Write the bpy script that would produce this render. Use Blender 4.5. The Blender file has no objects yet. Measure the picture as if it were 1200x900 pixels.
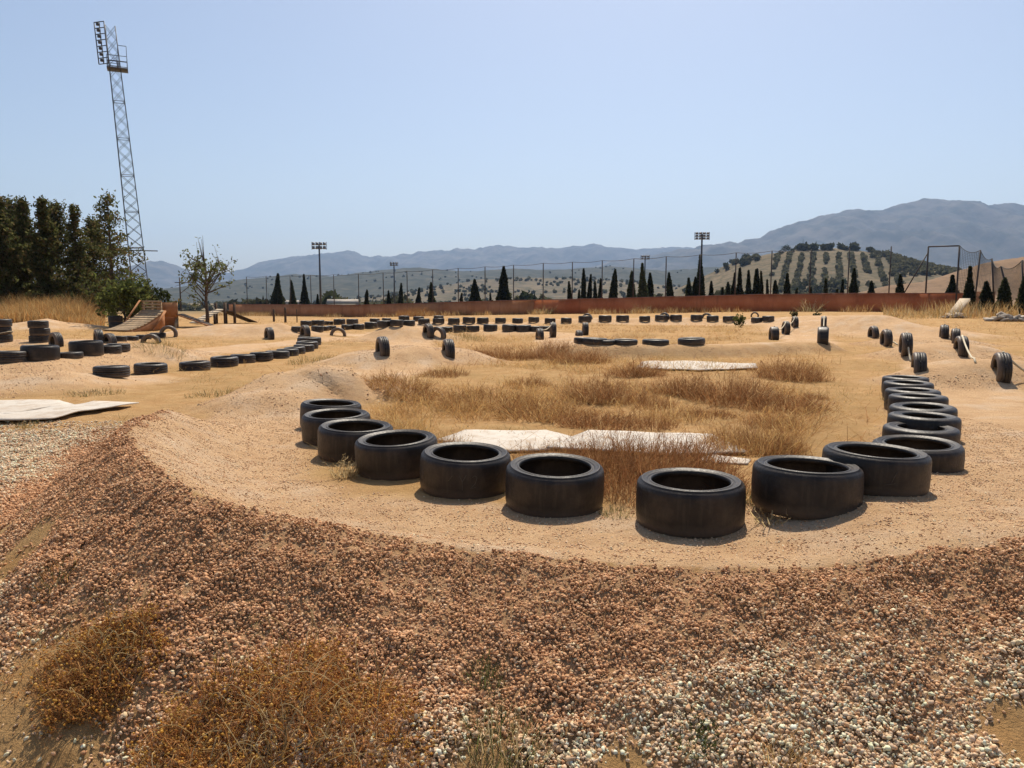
import bpy, math, random
import numpy as np
from mathutils import Vector, Matrix
R = math.radians
random.seed(7); rng = np.random.default_rng(11)
S = bpy.context.scene
COL = S.collection

# ------------------------------------------------------------------ camera
F, EYE = 900.0, 1.35
PITCH = math.atan(100/900.0)
CP, SP = math.cos(PITCH), math.sin(PITCH)
cam = bpy.data.cameras.new('camera'); camo = bpy.data.objects.new('camera', cam); COL.objects.link(camo)
cam.sensor_width = 36; cam.lens = 27; cam.clip_start = .05; cam.clip_end = 30000
camo.location = (0, 0, EYE); camo.rotation_euler = (R(90)-PITCH, 0, 0)
S.camera = camo
def ray(px, py):
    x = (px-600)/F; v = (450-py)/F
    return np.array([x, CP+v*SP, -SP+v*CP])
def at_z(px, py, z):
    d = ray(px, py); t = (z-EYE)/d[2]; return d*t+np.array([0, 0, EYE])
def at_Y(px, py, Y):
    d = ray(px, py); return d*(Y/d[1])+np.array([0, 0, EYE])
def PX(px, Y, z=0): return (px-600)/F*(Y*CP+(EYE-z)*SP)

# ------------------------------------------------------------------ noise
def _hash(i, j, seed):
    h = (i.astype(np.int64)*374761393 + j.astype(np.int64)*668265263 + seed*1442695041) & 0xFFFFFFFF
    h = ((h ^ (h >> 13))*1274126177) & 0xFFFFFFFF
    return ((h ^ (h >> 16)) & 0xFFFF)/65535.0
def vnoise(x, y, seed=0):
    xi = np.floor(x); yi = np.floor(y); fx = x-xi; fy = y-yi
    fx = fx*fx*(3-2*fx); fy = fy*fy*(3-2*fy)
    a = _hash(xi, yi, seed); b = _hash(xi+1, yi, seed); c = _hash(xi, yi+1, seed); d = _hash(xi+1, yi+1, seed)
    return (a*(1-fx)+b*fx)*(1-fy)+(c*(1-fx)+d*fx)*fy
def fbm(x, y, seed=0, o=4):
    s = 0; a = .5; t = 0
    for k in range(o):
        s = s+a*vnoise(x*2**k+k*17.3, y*2**k+k*9.1, seed+k); t += a; a *= .5
    return s/t
def sm(a, b, x):
    t = np.clip((x-a)/(b-a), 0, 1); return t*t*(3-2*t)

# ------------------------------------------------------------------ terrain
cpts = [at_z(*p) for p in [(147, 497, .5), (160, 522, .49), (190, 547, .45), (220, 567, .41), (250, 580, .37), (282, 590, .34),
        (330, 598, .29), (380, 606, .25), (430, 617, .21), (480, 628, .18), (530, 636, .16), (580, 643, .14), (700, 655, .12), (850, 662, .12),
        (950, 660, .14), (1050, 650, .18), (1130, 640, .21), (1200, 630, .25)]]
cpts = [np.array(p) for p in [(-3.35, 8.3, 0.0), (-3.25, 7.5, .16), (-3.05, 6.7, .42)]]+cpts+[np.array(p) for p in [(2.85, 3.62, .29), (3.6, 4.15, .26), (4.4, 4.9, .12), (5.0, 5.7, .0)]]
def dense(P, step=.05):
    P = np.array(P); out = []
    for a, b in zip(P[:-1], P[1:]):
        n = max(1, int(np.linalg.norm(b[:2]-a[:2])/step))
        for k in range(n): out.append(a+(b-a)*k/n)
    out.append(P[-1]); return np.array(out)
CR = dense(cpts, .06)
k = np.ones(9)/9
for c in range(3):
    pad = np.pad(CR[:, c], 4, mode='edge'); CR[:, c] = np.convolve(pad, k, 'valid')
CT = np.gradient(CR[:, :2], axis=0); CT /= np.linalg.norm(CT, axis=1)[:, None]
CN = np.stack([CT[:, 1], -CT[:, 0]], 1)          # outward

RID = []
def ridge_add(pts, w, p=2.0, track=1.0, front=1.0):
    RID.append((dense([(PX(a, Y, h), Y, h) for a, Y, h in pts], .05), w, p, track))
ridge_add([(660, 18.4, .2), (680, 18.2, .29), (720, 18.1, .29), (790, 18.1, .28), (850, 18.3, .26), (905, 18.9, .27), (955, 19.6, .25)], .62, 4, .5)
ridge_add([(-60, 12.6, .28), (30, 13, .29), (80, 14, .3), (130, 15.3, .32), (175, 16.2, .4), (205, 17, .2)], .85, 3)
ridge_add([(-80, 11.3, .25), (0, 11.5, .22), (70, 11.8, .27), (120, 12.3, .12), (150, 12.6, .02)], .9, 2)
ridge_add([(318, 9.6, .2), (345, 10.2, .36), (372, 10.4, .44), (402, 10.6, .42), (418, 10.7, .2)], .75, 3.5)
ridge_add([(440, 15.8, .3), (480, 16.2, .37), (515, 16.6, .28)], 1.1, 3.5)
ridge_add([(466, 25, .5), (490, 25.4, .42)], 1.1, 2)
ridge_add([(235, 28, .3), (262, 28, .42), (290, 28.4, .4)], 1.2, 2)
ridge_add([(308, 27, .45), (330, 27.3, .5), (345, 27.5, .3)], 1.1, 2)
ridge_add([(15, 33, .3), (55, 33.6, .5), (80, 34, .3)], 1.4, 2)
ridge_add([(-30, 22, .2), (100, 23, .15)], 1.5, 2)
ridge_add([(1092, 12.3, .30), (1130, 12.5, .36), (1178, 12.7, .32)], .75, 2.8)
ridge_add([(1076, 17, .3), (1105, 17.2, .36), (1136, 17.4, .3)], .85, 2.5)
ridge_add([(1064, 22, .27), (1085, 22.2, .29), (1110, 22.5, .25)], 1.0, 2.2)
ridge_add([(968, 31, .5), (1000, 30, .75), (1035, 29, .72), (1062, 28, .5), (1085, 27.5, .35)], 1.7, 2)
ridge_add([(905, 40, .35), (950, 38, .5), (990, 35, .6)], 2.0, 2)
ridge_add([(640, 41, .25), (720, 41, .35), (800, 41, .35), (870, 40, .3)], 1.2, 2)
ridge_add([(430, 36, .2), (520, 36.5, .3), (600, 37, .2)], 1.2, 2)
ridge_add([(560, 30, .1), (640, 29, .12)], 1.2, 2)

def crest(x, y):
    """signed distance to the berm crest (+ outside), crest height, crest index"""
    n = len(x); d = np.full(n, 9.0); zc = np.zeros(n); ix = np.zeros(n, int)
    m = (np.abs(x) < 9) & (y < 12)
    idx = np.nonzero(m)[0]
    for a in range(0, len(idx), 20000):
        s = idx[a:a+20000]
        D = (x[s, None]-CR[None, :, 0])**2+(y[s, None]-CR[None, :, 1])**2
        j = D.argmin(1); dd = np.sqrt(D[np.arange(len(s)), j])
        sg = np.sign((x[s]-CR[j, 0])*CN[j, 0]+(y[s]-CR[j, 1])*CN[j, 1])
        d[s] = np.where(sg == 0, dd, dd*sg); zc[s] = CR[j, 2]; ix[s] = j
    far = ~m
    d[far] = -9.0
    return d, zc, ix
def fields(x, y):
    x = np.atleast_1d(np.asarray(x, float)); y = np.atleast_1d(np.asarray(y, float))
    z = np.clip((x-20)/40, -1, 0)*sm(45, 100, y)+.25*sm(10, 30, x)*sm(30, 55, y)
    z = z-7*sm(130, 420, y)
    z = z+(fbm(x*.35, y*.35, 3, 3)-.5)*.10*sm(6, 12, y)+(fbm(x*1.7, y*1.7, 5, 3)-.5)*.05*sm(4, 9, y)
    rm = np.zeros_like(x); tr = np.zeros_like(x)
    for P, w, p, tk in RID:
        x0, x1 = P[:, 0].min()-3*w, P[:, 0].max()+3*w; y0, y1 = P[:, 1].min()-3*w, P[:, 1].max()+3*w
        s = np.nonzero((x > x0) & (x < x1) & (y > y0) & (y < y1))[0]
        s = s[:]
        if not len(s): continue
        wob = (fbm(x[s]*1.1, y[s]*1.1, 21, 3)-.5)*.5*w
        j = np.zeros(len(s), int); d = np.zeros(len(s))
        for a_ in range(0, len(s), 20000):
            q_ = s[a_:a_+20000]; D = (x[q_, None]-P[None, :, 0])**2+(y[q_, None]-P[None, :, 1])**2
            jj = D.argmin(1); j[a_:a_+20000] = jj; d[a_:a_+20000] = np.sqrt(D[np.arange(len(q_)), jj])
        d = np.maximum(d+wob*.6, 0)
        g = np.exp(-(d/w)**p)*P[j, 2]
        rm[s] = np.maximum(rm[s], g); tr[s] = np.maximum(tr[s], tk*np.clip(g/.12, 0, 1))
    z = z+rm
    d, zc, ix = crest(x, y)
    bin_ = .10*np.exp(-((x-2.1)/.62)**2)*(1-sm(5, 6.5, y))+.05*(1-sm(6.5, 9, y))+.07*sm(1.3, 2.6, x)*(1-sm(5.2, 6.6, y))-.04*np.exp(-((x-3.4)/.5)**2-((y-6.9)/.5)**2)
    bout = -.42+.27*sm(2.8, 6, y)+.15*sm(6, 8.6, y)
    bout = bout*(1-sm(2.8, 4.8, x)*sm(4, 6, y))+bin_*sm(2.8, 4.8, x)*sm(4, 6, y)
    sl = .52+.3*sm(-.8, -2.4, CR[ix, 0])
    win = .55+.45*sm(-.8, -2.4, CR[ix, 0])
    tin = np.clip(-d/win, 0, 1)
    zin = bin_+(np.maximum(zc, bin_)-bin_)*(1-tin)**1.7
    lump = (fbm(x*2.2, y*2.2, 31, 2)-.5)*.12+(fbm(x*7, y*7, 32, 3)-.5)*.07
    zo = zc-sl*d+lump*np.clip(d/.12, 0, 1)
    kk = .05; hh = np.clip(.5+.5*(zo-bout)/kk/2, 0, 1)
    zo = bout*(1-hh)+zo*hh+kk*hh*(1-hh)
    zo = np.where(zc <= .001, bout, zo)
    nz = np.where(d > 0, zo, zin)
    nz = nz-.02*np.exp(-(d/.07)**2)*np.clip(zc/.1, 0, 1)
    near = 1-sm(8.2, 11, y)
    near = np.where(np.abs(x) < 9, near, near*0+ (1-sm(8.2, 11, y)))
    rut = -.014*np.exp(-((d+.42+.05*np.sin(x*1.7+y))/.05)**2)-.010*np.exp(-((d+.66+.06*np.sin(x*1.1-y*.7))/.06)**2)+.008*np.exp(-((d+.53)/.06)**2)
    nz = nz+np.where(d < -.2, rut*np.clip(fbm(x*1.1, y*1.1, 66, 2)*2.2-.5, 0, 1), 0)
    z = z+np.where(y < 11.9, nz*near, 0)
    grav = np.where(d > .06-.16*fbm(x*6, y*6, 42, 2), 1-sm(.95, 1.6, d-.7*sm(-1.2, -2.4, x)+(fbm(x*1.6, y*1.6, 41, 3)-.5)*1.1), 0)*np.clip(zc/.08, 0, 1)*(y < 11)
    grav = np.maximum(grav, .75*np.where(d > .3, sm(.3, 1.2, x)*(y < 4.2)*(1-sm(.5, .62, fbm(x*1.3+4, y*1.3, 43, 3))), 0))
    # riding line: strip inside the crest and on to the rollers
    trk = np.where(d < .0, 1-sm(1.0, 1.35, -d+(fbm(x*2, y*2, 51, 3)-.5)*.3), 0)*(y < 11)
    tr = np.maximum(tr, trk)
    for A in LINES:
        D = np.full_like(x, 99.)
        s = np.nonzero((y > A[:, 1].min()-2) & (y < A[:, 1].max()+2) & (x > A[:, 0].min()-2) & (x < A[:, 0].max()+2))[0]
        if len(s): D[s] = np.sqrt(((x[s, None]-A[None, :, 0])**2+(y[s, None]-A[None, :, 1])**2).min(1))
        tr = np.maximum(tr, 1-sm(.6, 1.0, D+(fbm(x*1.5, y*1.5, 52, 3)-.5)*.5))
    return z, d, grav, tr, rm
LINES = [dense([(PX(a, Y), Y, 0) for a, Y in L], .15) for L in [
    [(270, 7.4), (330, 9), (372, 10.4), (430, 13), (480, 16.2), (482, 20), (478, 25), (440, 28), (380, 29), (330, 27.5), (262, 28)],
    [(1180, 5.4), (1160, 7), (1140, 9), (1132, 12.5), (1105, 17.2), (1085, 22.2), (1050, 28), (1000, 30), (950, 38), (870, 39), (720, 40)],
    [(-40, 12.7), (80, 13.9), (175, 16.2), (230, 19), (300, 22), (390, 26)],
    [(-40, 11), (70, 11.7), (150, 12.6)],
    [(660, 18.7), (720, 18.6), (850, 18.9), (930, 20), (950, 24), (935, 30), (915, 36)],
    [(665, 19), (660, 24), (655, 29), (560, 32), (450, 30)]]]
def H(x, y): return fields(x, y)[0]
def Hs(x, y): return float(H(np.array([x]), np.array([y]))[0])
_T = np.exp(np.linspace(math.log(1.2), math.log(220), 2600))
def on_ground(px, py):
    d = ray(px, py); P = d[None, :]*_T[:, None]; P[:, 2] += EYE
    below = np.nonzero(P[:, 2] < H(P[:, 0], P[:, 1]))[0]
    if not len(below): return P[-1]
    p = P[below[0]].copy(); p[2] = Hs(p[0], p[1]); return p

# ------------------------------------------------------------------ mesh helpers
class MB:
    def __init__(s): s.v = []; s.f = []; s.c = []; s.n = 0
    def add(s, v, f, c=None):
        v = np.asarray(v, float).reshape(-1, 3); s.v.append(v)
        f = np.asarray(f, int)
        s.f.append(f+s.n); s.n += len(v)
        if c is not None:
            c = np.asarray(c, float); s.c.append(np.broadcast_to(c, (len(v), 3)) if c.ndim == 1 else c)
    def box(s, c, size, rot=None, col=None):
        x, y, z = [q/2 for q in size]
        v = np.array([[-x, -y, -z], [x, -y, -z], [x, y, -z], [-x, y, -z], [-x, -y, z], [x, -y, z], [x, y, z], [-x, y, z]])
        if rot is not None: v = v@np.array(rot.to_3x3() if hasattr(rot, 'to_3x3') else rot).T
        s.add(v+np.array(c), [[0, 3, 2, 1], [4, 5, 6, 7], [0, 1, 5, 4], [1, 2, 6, 5], [2, 3, 7, 6], [3, 0, 4, 7]], col); return s
    def bar(s, a, b, w, h=None, col=None):
        a = Vector(a); b = Vector(b); d = b-a; L = d.length
        q = d.to_track_quat('Z', 'Y').to_matrix(); s.box((a+b)/2, (w, h or w, L), q, col); return s
    def tube(s, path, rad, n=8, cap=True, col=None):
        P = np.array(path, float); m = len(P); rad = np.broadcast_to(np.array(rad, float), (m,))
        T = np.gradient(P, axis=0); T /= np.maximum(np.linalg.norm(T, axis=1), 1e-9)[:, None]
        up = np.array([0, 0, 1.]) if abs(T[0, 2]) < .9 else np.array([1., 0, 0])
        A = np.cross(T, up); A /= np.linalg.norm(A, axis=1)[:, None]; B = np.cross(T, A)
        th = np.linspace(0, 2*np.pi, n, endpoint=False)
        V = P[:, None]+rad[:, None, None]*(np.cos(th)[None, :, None]*A[:, None]+np.sin(th)[None, :, None]*B[:, None])
        i = np.arange(m-1)[:, None]*n; j = np.arange(n)[None, :]; j2 = (j+1) % n
        f = np.stack([i+j, i+j2, i+n+j2, i+n+j], -1).reshape(-1, 4)
        V = V.reshape(-1, 3)
        if cap:
            V = np.vstack([V, P[:1], P[-1:]]); a, b = m*n, m*n+1
            f = np.vstack([f]+[[[a, (q+1) % n, q, q]] for q in range(n)]+[[[b, (m-1)*n+q, (m-1)*n+(q+1) % n, (m-1)*n+(q+1) % n]] for q in range(n)])
        s.add(V, f, col); return s
    def build(s, name, mat, parent=None, smooth=False, origin=None):
        V = np.vstack(s.v)
        if origin is not None: V = V-np.array(origin)
        C = np.vstack(s.c) if s.c else None
        o = np_mesh(name, V, s.f, mat, C, smooth)
        if origin is not None: o.location = origin
        if parent: o.parent = parent
        return o
def np_mesh(name, V, flist, mat, C=None, smooth=False):
    me = bpy.data.meshes.new(name)
    loops = []; tot = []
    for f in flist:
        if f.ndim == 2 and f.shape[1] == 4:
            tri = f[:, 2] == f[:, 3]
            if tri.any():
                q = f[~tri]; t = f[tri][:, :3]
                loops += [q.ravel(), t.ravel()]; tot += [np.full(len(q), 4), np.full(len(t), 3)]
                continue
        loops.append(f.ravel()); tot.append(np.full(len(f), f.shape[1]))
    loops = np.concatenate(loops).astype(np.int32); tot = np.concatenate(tot).astype(np.int32)
    st = np.concatenate([[0], np.cumsum(tot)[:-1]]).astype(np.int32)
    me.vertices.add(len(V)); me.vertices.foreach_set('co', V.astype(np.float32).ravel())
    me.loops.add(len(loops)); me.loops.foreach_set('vertex_index', loops)
    me.polygons.add(len(tot)); me.polygons.foreach_set('loop_start', st); me.polygons.foreach_set('loop_total', tot)
    if smooth: me.polygons.foreach_set('use_smooth', np.ones(len(tot), bool))
    me.update(calc_edges=True)
    if C is not None:
        a = me.attributes.new('Col', 'FLOAT_COLOR', 'POINT')
        a.data.foreach_set('color', np.hstack([C, np.ones((len(C), 1))]).astype(np.float32).ravel())
    me.materials.append(mat)
    o = bpy.data.objects.new(name, me); COL.objects.link(o); return o
def tag(o, label, cat, group=None, kind=None):
    if label: o['label'] = label
    if cat: o['category'] = cat
    if group: o['group'] = group
    if kind: o['kind'] = kind
    return o
def struct(o, kind='structure'): o['kind'] = kind; return o
def empty(name, loc, rz=0, label=None, cat=None, group=None):
    o = bpy.data.objects.new(name, None); COL.objects.link(o); o.location = loc; o.rotation_euler = (0, 0, rz)
    o.empty_display_size = .1
    return tag(o, label, cat, group)
def copy_tree(o, parent=None):
    c = o.copy(); COL.objects.link(c)
    if parent: c.parent = parent
    for ch in list(o.children): copy_tree(ch, c)
    return c

# ------------------------------------------------------------------ materials
def srgb(r, g, b): return tuple(((c/255/12.92) if c/255 <= .04045 else ((c/255+.055)/1.055)**2.4) for c in (r, g, b))
class NT:
    def __init__(s, name):
        s.m = bpy.data.materials.new(name); s.m.use_nodes = True; s.t = s.m.node_tree; s.t.nodes.clear()
        s.out = s.n('ShaderNodeOutputMaterial')
    def n(s, ty, **kw):
        q = s.t.nodes.new(ty)
        for k_, v in kw.items(): setattr(q, k_, v)
        return q
    def l(s, a, b): s.t.links.new(a, b)
    def noise(s, scale, detail=4, rough=.55, coord=None, vec=None):
        q = s.n('ShaderNodeTexNoise'); q.inputs['Scale'].default_value = scale; q.inputs['Detail'].default_value = detail; q.inputs['Roughness'].default_value = rough
        if vec is not None: s.l(vec, q.inputs['Vector'])
        return q.outputs['Fac']
    def coord(s, k_='Object'): 
        return s.n('ShaderNodeTexCoord').outputs[k_]
    def mapr(s, v, a, b, c=0, d=1):
        q = s.n('ShaderNodeMapRange'); s.l(v, q.inputs[0]); 
        for i, t in zip((1, 2, 3, 4), (a, b, c, d)): q.inputs[i].default_value = t
        return q.outputs[0]
    def mix(s, f, a, b, mode='MIX'):
        q = s.n('ShaderNodeMix', data_type='RGBA', blend_type=mode)
        for i, t in ((0, f), (6, a), (7, b)):
            if isinstance(t, (int, float)): q.inputs[i].default_value = t
            elif isinstance(t, tuple): q.inputs[i].default_value = (*t, 1)
            else: s.l(t, q.inputs[i])
        return q.outputs[2]
    def math(s, op, a, b=0):
        q = s.n('ShaderNodeMath', operation=op)
        for i, t in ((0, a), (1, b)):
            if isinstance(t, (int, float)): q.inputs[i].default_value = t
            else: s.l(t, q.inputs[i])
        return q.outputs[0]
    def bump(s, h, strength=.5, dist=.01):
        q = s.n('ShaderNodeBump'); q.inputs['Strength'].default_value = strength; q.inputs['Distance'].default_value = dist
        s.l(h, q.inputs['Height']); return q.outputs[0]
    def pbr(s, col, rough=.8, metal=0, normal=None, spec=.5):
        q = s.n('ShaderNodeBsdfPrincipled')
        if isinstance(col, tuple): q.inputs['Base Color'].default_value = (*col, 1)
        else: s.l(col, q.inputs['Base Color'])
        if isinstance(rough, (int, float)): q.inputs['Roughness'].default_value = rough
        else: s.l(rough, q.inputs['Roughness'])
        q.inputs['Metallic'].default_value = metal; q.inputs['Specular IOR Level'].default_value = spec
        if normal is not None: s.l(normal, q.inputs['Normal'])
        s.l(q.outputs[0], s.out.inputs[0]); return s.m
def simple(name, a, b, scale=8, rough=.75, metal=0, bump=.0, bd=.01, spec=.4):
    t = NT(name); c = t.coord(); f = t.mapr(t.noise(scale, 6, .6, vec=c), .32, .68)
    nm = t.bump(t.noise(scale*4, 5, .6, vec=c), bump, bd) if bump else None
    return t.pbr(t.mix(f, a, b), rough, metal, nm, spec)
def leafmat(name, transl=.35, rough=.7):
    t = NT(name); a = t.n('ShaderNodeAttribute', attribute_name='Col')
    p = t.n('ShaderNodeBsdfDiffuse'); tr = t.n('ShaderNodeBsdfTranslucent'); mx = t.n('ShaderNodeMixShader')
    t.l(a.outputs[0], p.inputs[0]); t.l(a.outputs[0], tr.inputs[0]); mx.inputs[0].default_value = transl
    t.l(p.outputs[0], mx.inputs[1]); t.l(tr.outputs[0], mx.inputs[2]); t.l(mx.outputs[0], t.out.inputs[0]); return t.m
def attrmat(name, rough=.9, nscale=90, var=.25, bump=.3, bd=.003):
    t = NT(name); a = t.n('ShaderNodeAttribute', attribute_name='Col'); c = t.coord()
    f = t.noise(nscale, 4, .6, vec=c)
    col = t.mix(t.mapr(f, .3, .7), a.outputs[0], (1-var*1.6, 1-var*1.7, 1-var*1.8), 'MULTIPLY')
    return t.pbr(col, rough, 0, t.bump(f, bump, bd), .25)
def ground_mat():
    t = NT('earth'); c = t.coord(); a = t.n('ShaderNodeAttribute', attribute_name='Col')
    sep = t.n('ShaderNodeSeparateColor'); t.l(a.outputs[0], sep.inputs[0]); trk, grv, gre = sep.outputs
    n1 = t.noise(.5, 5, .6, vec=c); n2 = t.noise(3.1, 6, .62, vec=c); n3 = t.noise(19, 6, .65, vec=c); n4 = t.noise(85, 5, .7, vec=c)
    soil = t.mix(t.mapr(n2, .32, .68), (.40, .22, .085), (.52, .33, .148))
    soil = t.mix(t.math('MULTIPLY', t.mapr(n3, .5, .75), .5), soil, (.24, .135, .05))
    soil = t.mix(t.math('MULTIPLY', t.mapr(n1, .45, .65), .55), soil, (.29, .185, .07))
    sand = t.mix(t.mapr(n2, .3, .7), (.49, .295, .145), (.61, .40, .215))
    sand = t.mix(t.math('MULTIPLY', t.mapr(n3, .5, .72), .45), sand, (.36, .20, .11))
    sand = t.mix(t.math('MULTIPLY', t.mapr(t.noise(1.3, 5, .6, vec=c), .5, .66), .5), sand, (.60, .47, .34))
    n5 = t.noise(230, 3, .8, vec=c); sand = t.mix(t.math('MULTIPLY', t.mapr(n5, .54, .66), .55), sand, (.30, .19, .12)); sand = t.mix(t.math('MULTIPLY', t.mapr(n5, .46, .34), .6), sand, (.68, .53, .38))
    sand = t.mix(t.math('MULTIPLY', t.mapr(n4, .56, .72), .6), sand, (.60, .46, .33))
    grav = t.mix(t.mapr(n3, .35, .65), (.40, .225, .105), (.52, .325, .175))
    col = t.mix(trk, soil, sand); col = t.mix(grv, col, grav)
    far = t.mix(t.mapr(n2, .35, .65), (.10, .085, .04), (.27, .19, .10))
    col = t.mix(gre, col, far)
    h = t.math('ADD', t.math('MULTIPLY', n3, .5), t.math('ADD', t.math('MULTIPLY', n4, .45), t.math('ADD', t.math('MULTIPLY', n2, .6), t.math('MULTIPLY', n5, .12))))
    return t.pbr(col, .95, 0, t.bump(h, .9, .04), .12)
def rubber(name, a, b, dust, amt):
    t = NT(name); c = t.coord(); n1 = t.noise(9, 6, .65, vec=c); n2 = t.noise(60, 5, .6, vec=c)
    sp = t.n('ShaderNodeSeparateXYZ'); t.l(c, sp.inputs[0])
    col = t.mix(t.mapr(n1, .3, .7), a, b)
    lo = t.math('MULTIPLY', t.mapr(t.math('ADD', sp.outputs[2], t.math('MULTIPLY', n1, -.08)), -.03, .05, 1, 0), .8)
    sc = t.n('ShaderNodeMapping'); sc.inputs['Scale'].default_value = (22, 22, 3); t.l(c, sc.inputs[0]); sf = t.noise(1.0, 6, .7, vec=sc.outputs[0])
    col = t.mix(t.math('MULTIPLY', t.mapr(sf, .55, .72), .5), col, (.075, .058, .042))
    ds = t.math('MAXIMUM', lo, t.math('MULTIPLY', t.mapr(t.noise(3.2, 7, .7, vec=c), .5, .75), amt))
    col = t.mix(ds, col, dust)
    return t.pbr(col, t.mapr(n2, .2, .8, .36, .60), 0, t.bump(t.math('ADD', n2, t.math('MULTIPLY', n1, 2.0)), .35, .006), .36)
def streaked(name, a, b, dark):
    t = NT(name); c = t.coord(); mp_ = t.n('ShaderNodeMapping'); mp_.inputs['Scale'].default_value = (1.3, 1.3, .18); t.l(c, mp_.inputs[0])
    n1 = t.noise(.35, 6, .65, vec=c); n2 = t.noise(1.0, 6, .7, vec=mp_.outputs[0]); n3 = t.noise(9, 5, .6, vec=c)
    col = t.mix(t.mapr(n1, .35, .65), a, b); col = t.mix(t.math('MULTIPLY', t.mapr(n2, .52, .72), .75), col, dark)
    col = t.mix(t.math('MULTIPLY', t.mapr(n3, .6, .75), .4), col, (.5, .32, .2))
    return t.pbr(col, .9, 0, t.bump(n3, .2, .02), .2)
def stained(name):
    t = NT(name); c = t.coord(); n1 = t.noise(1.1, 6, .65, vec=c); n2 = t.noise(7, 6, .7, vec=c); n3 = t.noise(40, 4, .7, vec=c)
    col = t.mix(t.mapr(n1, .3, .7), (.60, .55, .47), (.48, .41, .33)); col = t.mix(t.math('MULTIPLY', t.mapr(n2, .5, .68), .7), col, (.36, .25, .15))
    col = t.mix(t.math('MULTIPLY', t.mapr(n3, .6, .7), .5), col, (.25, .17, .10))
    return t.pbr(col, .65, 0, t.bump(t.math('ADD', n1, n2), .4, .04), .3)
M = dict(
    earth=ground_mat(),
    rubber=rubber('rubber', (.012, .0088, .0072), (.028, .021, .016), (.16, .112, .075), .36),
    rubber_grey=rubber('weathered_rubber', (.016, .013, .011), (.036, .029, .023), (.17, .122, .085), .5),
    stone=attrmat('stones', .9, 60, .25, .4, .004),
    leaf=leafmat('leaves', .5), dry=leafmat('dry_stems', .5),
    bark=simple('bark', (.055, .038, .026), (.14, .10, .07), 14, .9, 0, .6, .02),
    steel=simple('painted_steel', (.05, .055, .065), (.085, .09, .10), 6, .5, .3),
    dark=simple('dark_steel', (.03, .028, .03), (.07, .055, .05), 5, .6, .2),
    lamp=simple('lamp_housing', (.10, .10, .11), (.25, .26, .28), 5, .35, .4),
    white=stained('white_board'),
    wood=simple('weathered_wood', (.27, .18, .10), (.45, .32, .19), 7, .85, 0, .3),
    wood_pale=simple('pale_wood', (.38, .30, .20), (.52, .42, .30), 7, .85, 0, .3),
    wood_orange=simple('orange_plywood', (.33, .135, .05), (.46, .21, .085), 4, .8, 0, .2),
    wood_dark=simple('dark_timber', (.05, .032, .02), (.11, .07, .045), 7, .85, 0, .3),
    rope=simple('rope', (.50, .43, .30), (.66, .58, .42), 40, .9, 0, .3),
    red=streaked('red_render', (.36, .10, .038), (.52, .18, .075), (.20, .07, .035)),
    orange_wall=streaked('orange_render', (.36, .15, .065), (.50, .25, .125), (.22, .10, .055)),
    coping=simple('coping', (.20, .08, .05), (.33, .16, .11), 2, .85),
    net=simple('net_cord', (.035, .035, .035), (.06, .06, .055), 5, .8),
    rubble=simple('rubble', (.26, .21, .16), (.45, .39, .32), 3, .9, 0, .5, .02),
    roof=simple('pale_roof', (.30, .25, .2), (.40, .35, .29), 1, .7),
    plaster=simple('plaster', (.38, .34, .28), (.5, .45, .38), 1, .8),
    pane=simple('window_pane', (.03, .035, .04), (.05, .055, .06), 1, .15),
    chalk=simple('scratch', (.07, .06, .05), (.12, .105, .09), 30, .9),
)

# ------------------------------------------------------------------ ground
def axis_y():
    ys = [-6, -4.5, -3, -2, -1, -.3, .3, .8, 1.2, 1.5, 1.7]
    y = 1.85
    while y < 11300:
        ys.append(y); y += .03 if y < 6 else (.005*y if y < 42 else .035*y)
    return np.array(ys)
def axis_x():
    xs = [0]; x = 0
    while x < 11500:
        x += .036 if x < 4.6 else (.036+.017*(x-4.6) if x < 70 else .06*x); xs.append(x)
    a = np.array(xs); return np.concatenate([-a[:0:-1], a])
gx, gy = axis_x(), axis_y()
X, Y = np.meshgrid(gx, gy); xf, yf = X.ravel(), Y.ravel()
Z, D_, G_, T_, RM_ = fields(xf, yf)
fine = (fbm(xf*14, yf*14, 61, 3)-.5)
Z = Z+fine*np.where(G_ > .1, .03, .010)*(1-sm(12, 20, yf))
blobs = [(10, 715, .30), (50, 850, .34), (5, 900, .34), (570, 905, .12), (1195, 897, .13), (735, 905, .10), (10, 660, .2)]
for px, py, r in blobs:
    p = at_z(px, py, -.36); e = np.exp(-(((xf-p[0])**2+(yf-p[1])**2)/r**2))
    G_ = G_*(1-np.clip(e*1.7, 0, 1))
gre = sm(75, 160, yf)
nx, ny = len(gx), len(gy)
i = np.arange(ny-1)[:, None]*nx; j = np.arange(nx-1)[None, :]
faces = np.stack([i+j, i+j+1, i+nx+j+1, i+nx+j], -1).reshape(-1, 4)
struct(np_mesh('ground', np.stack([xf, yf, Z], 1), [faces], M['earth'], np.stack([T_, G_, gre], 1), True))

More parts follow.
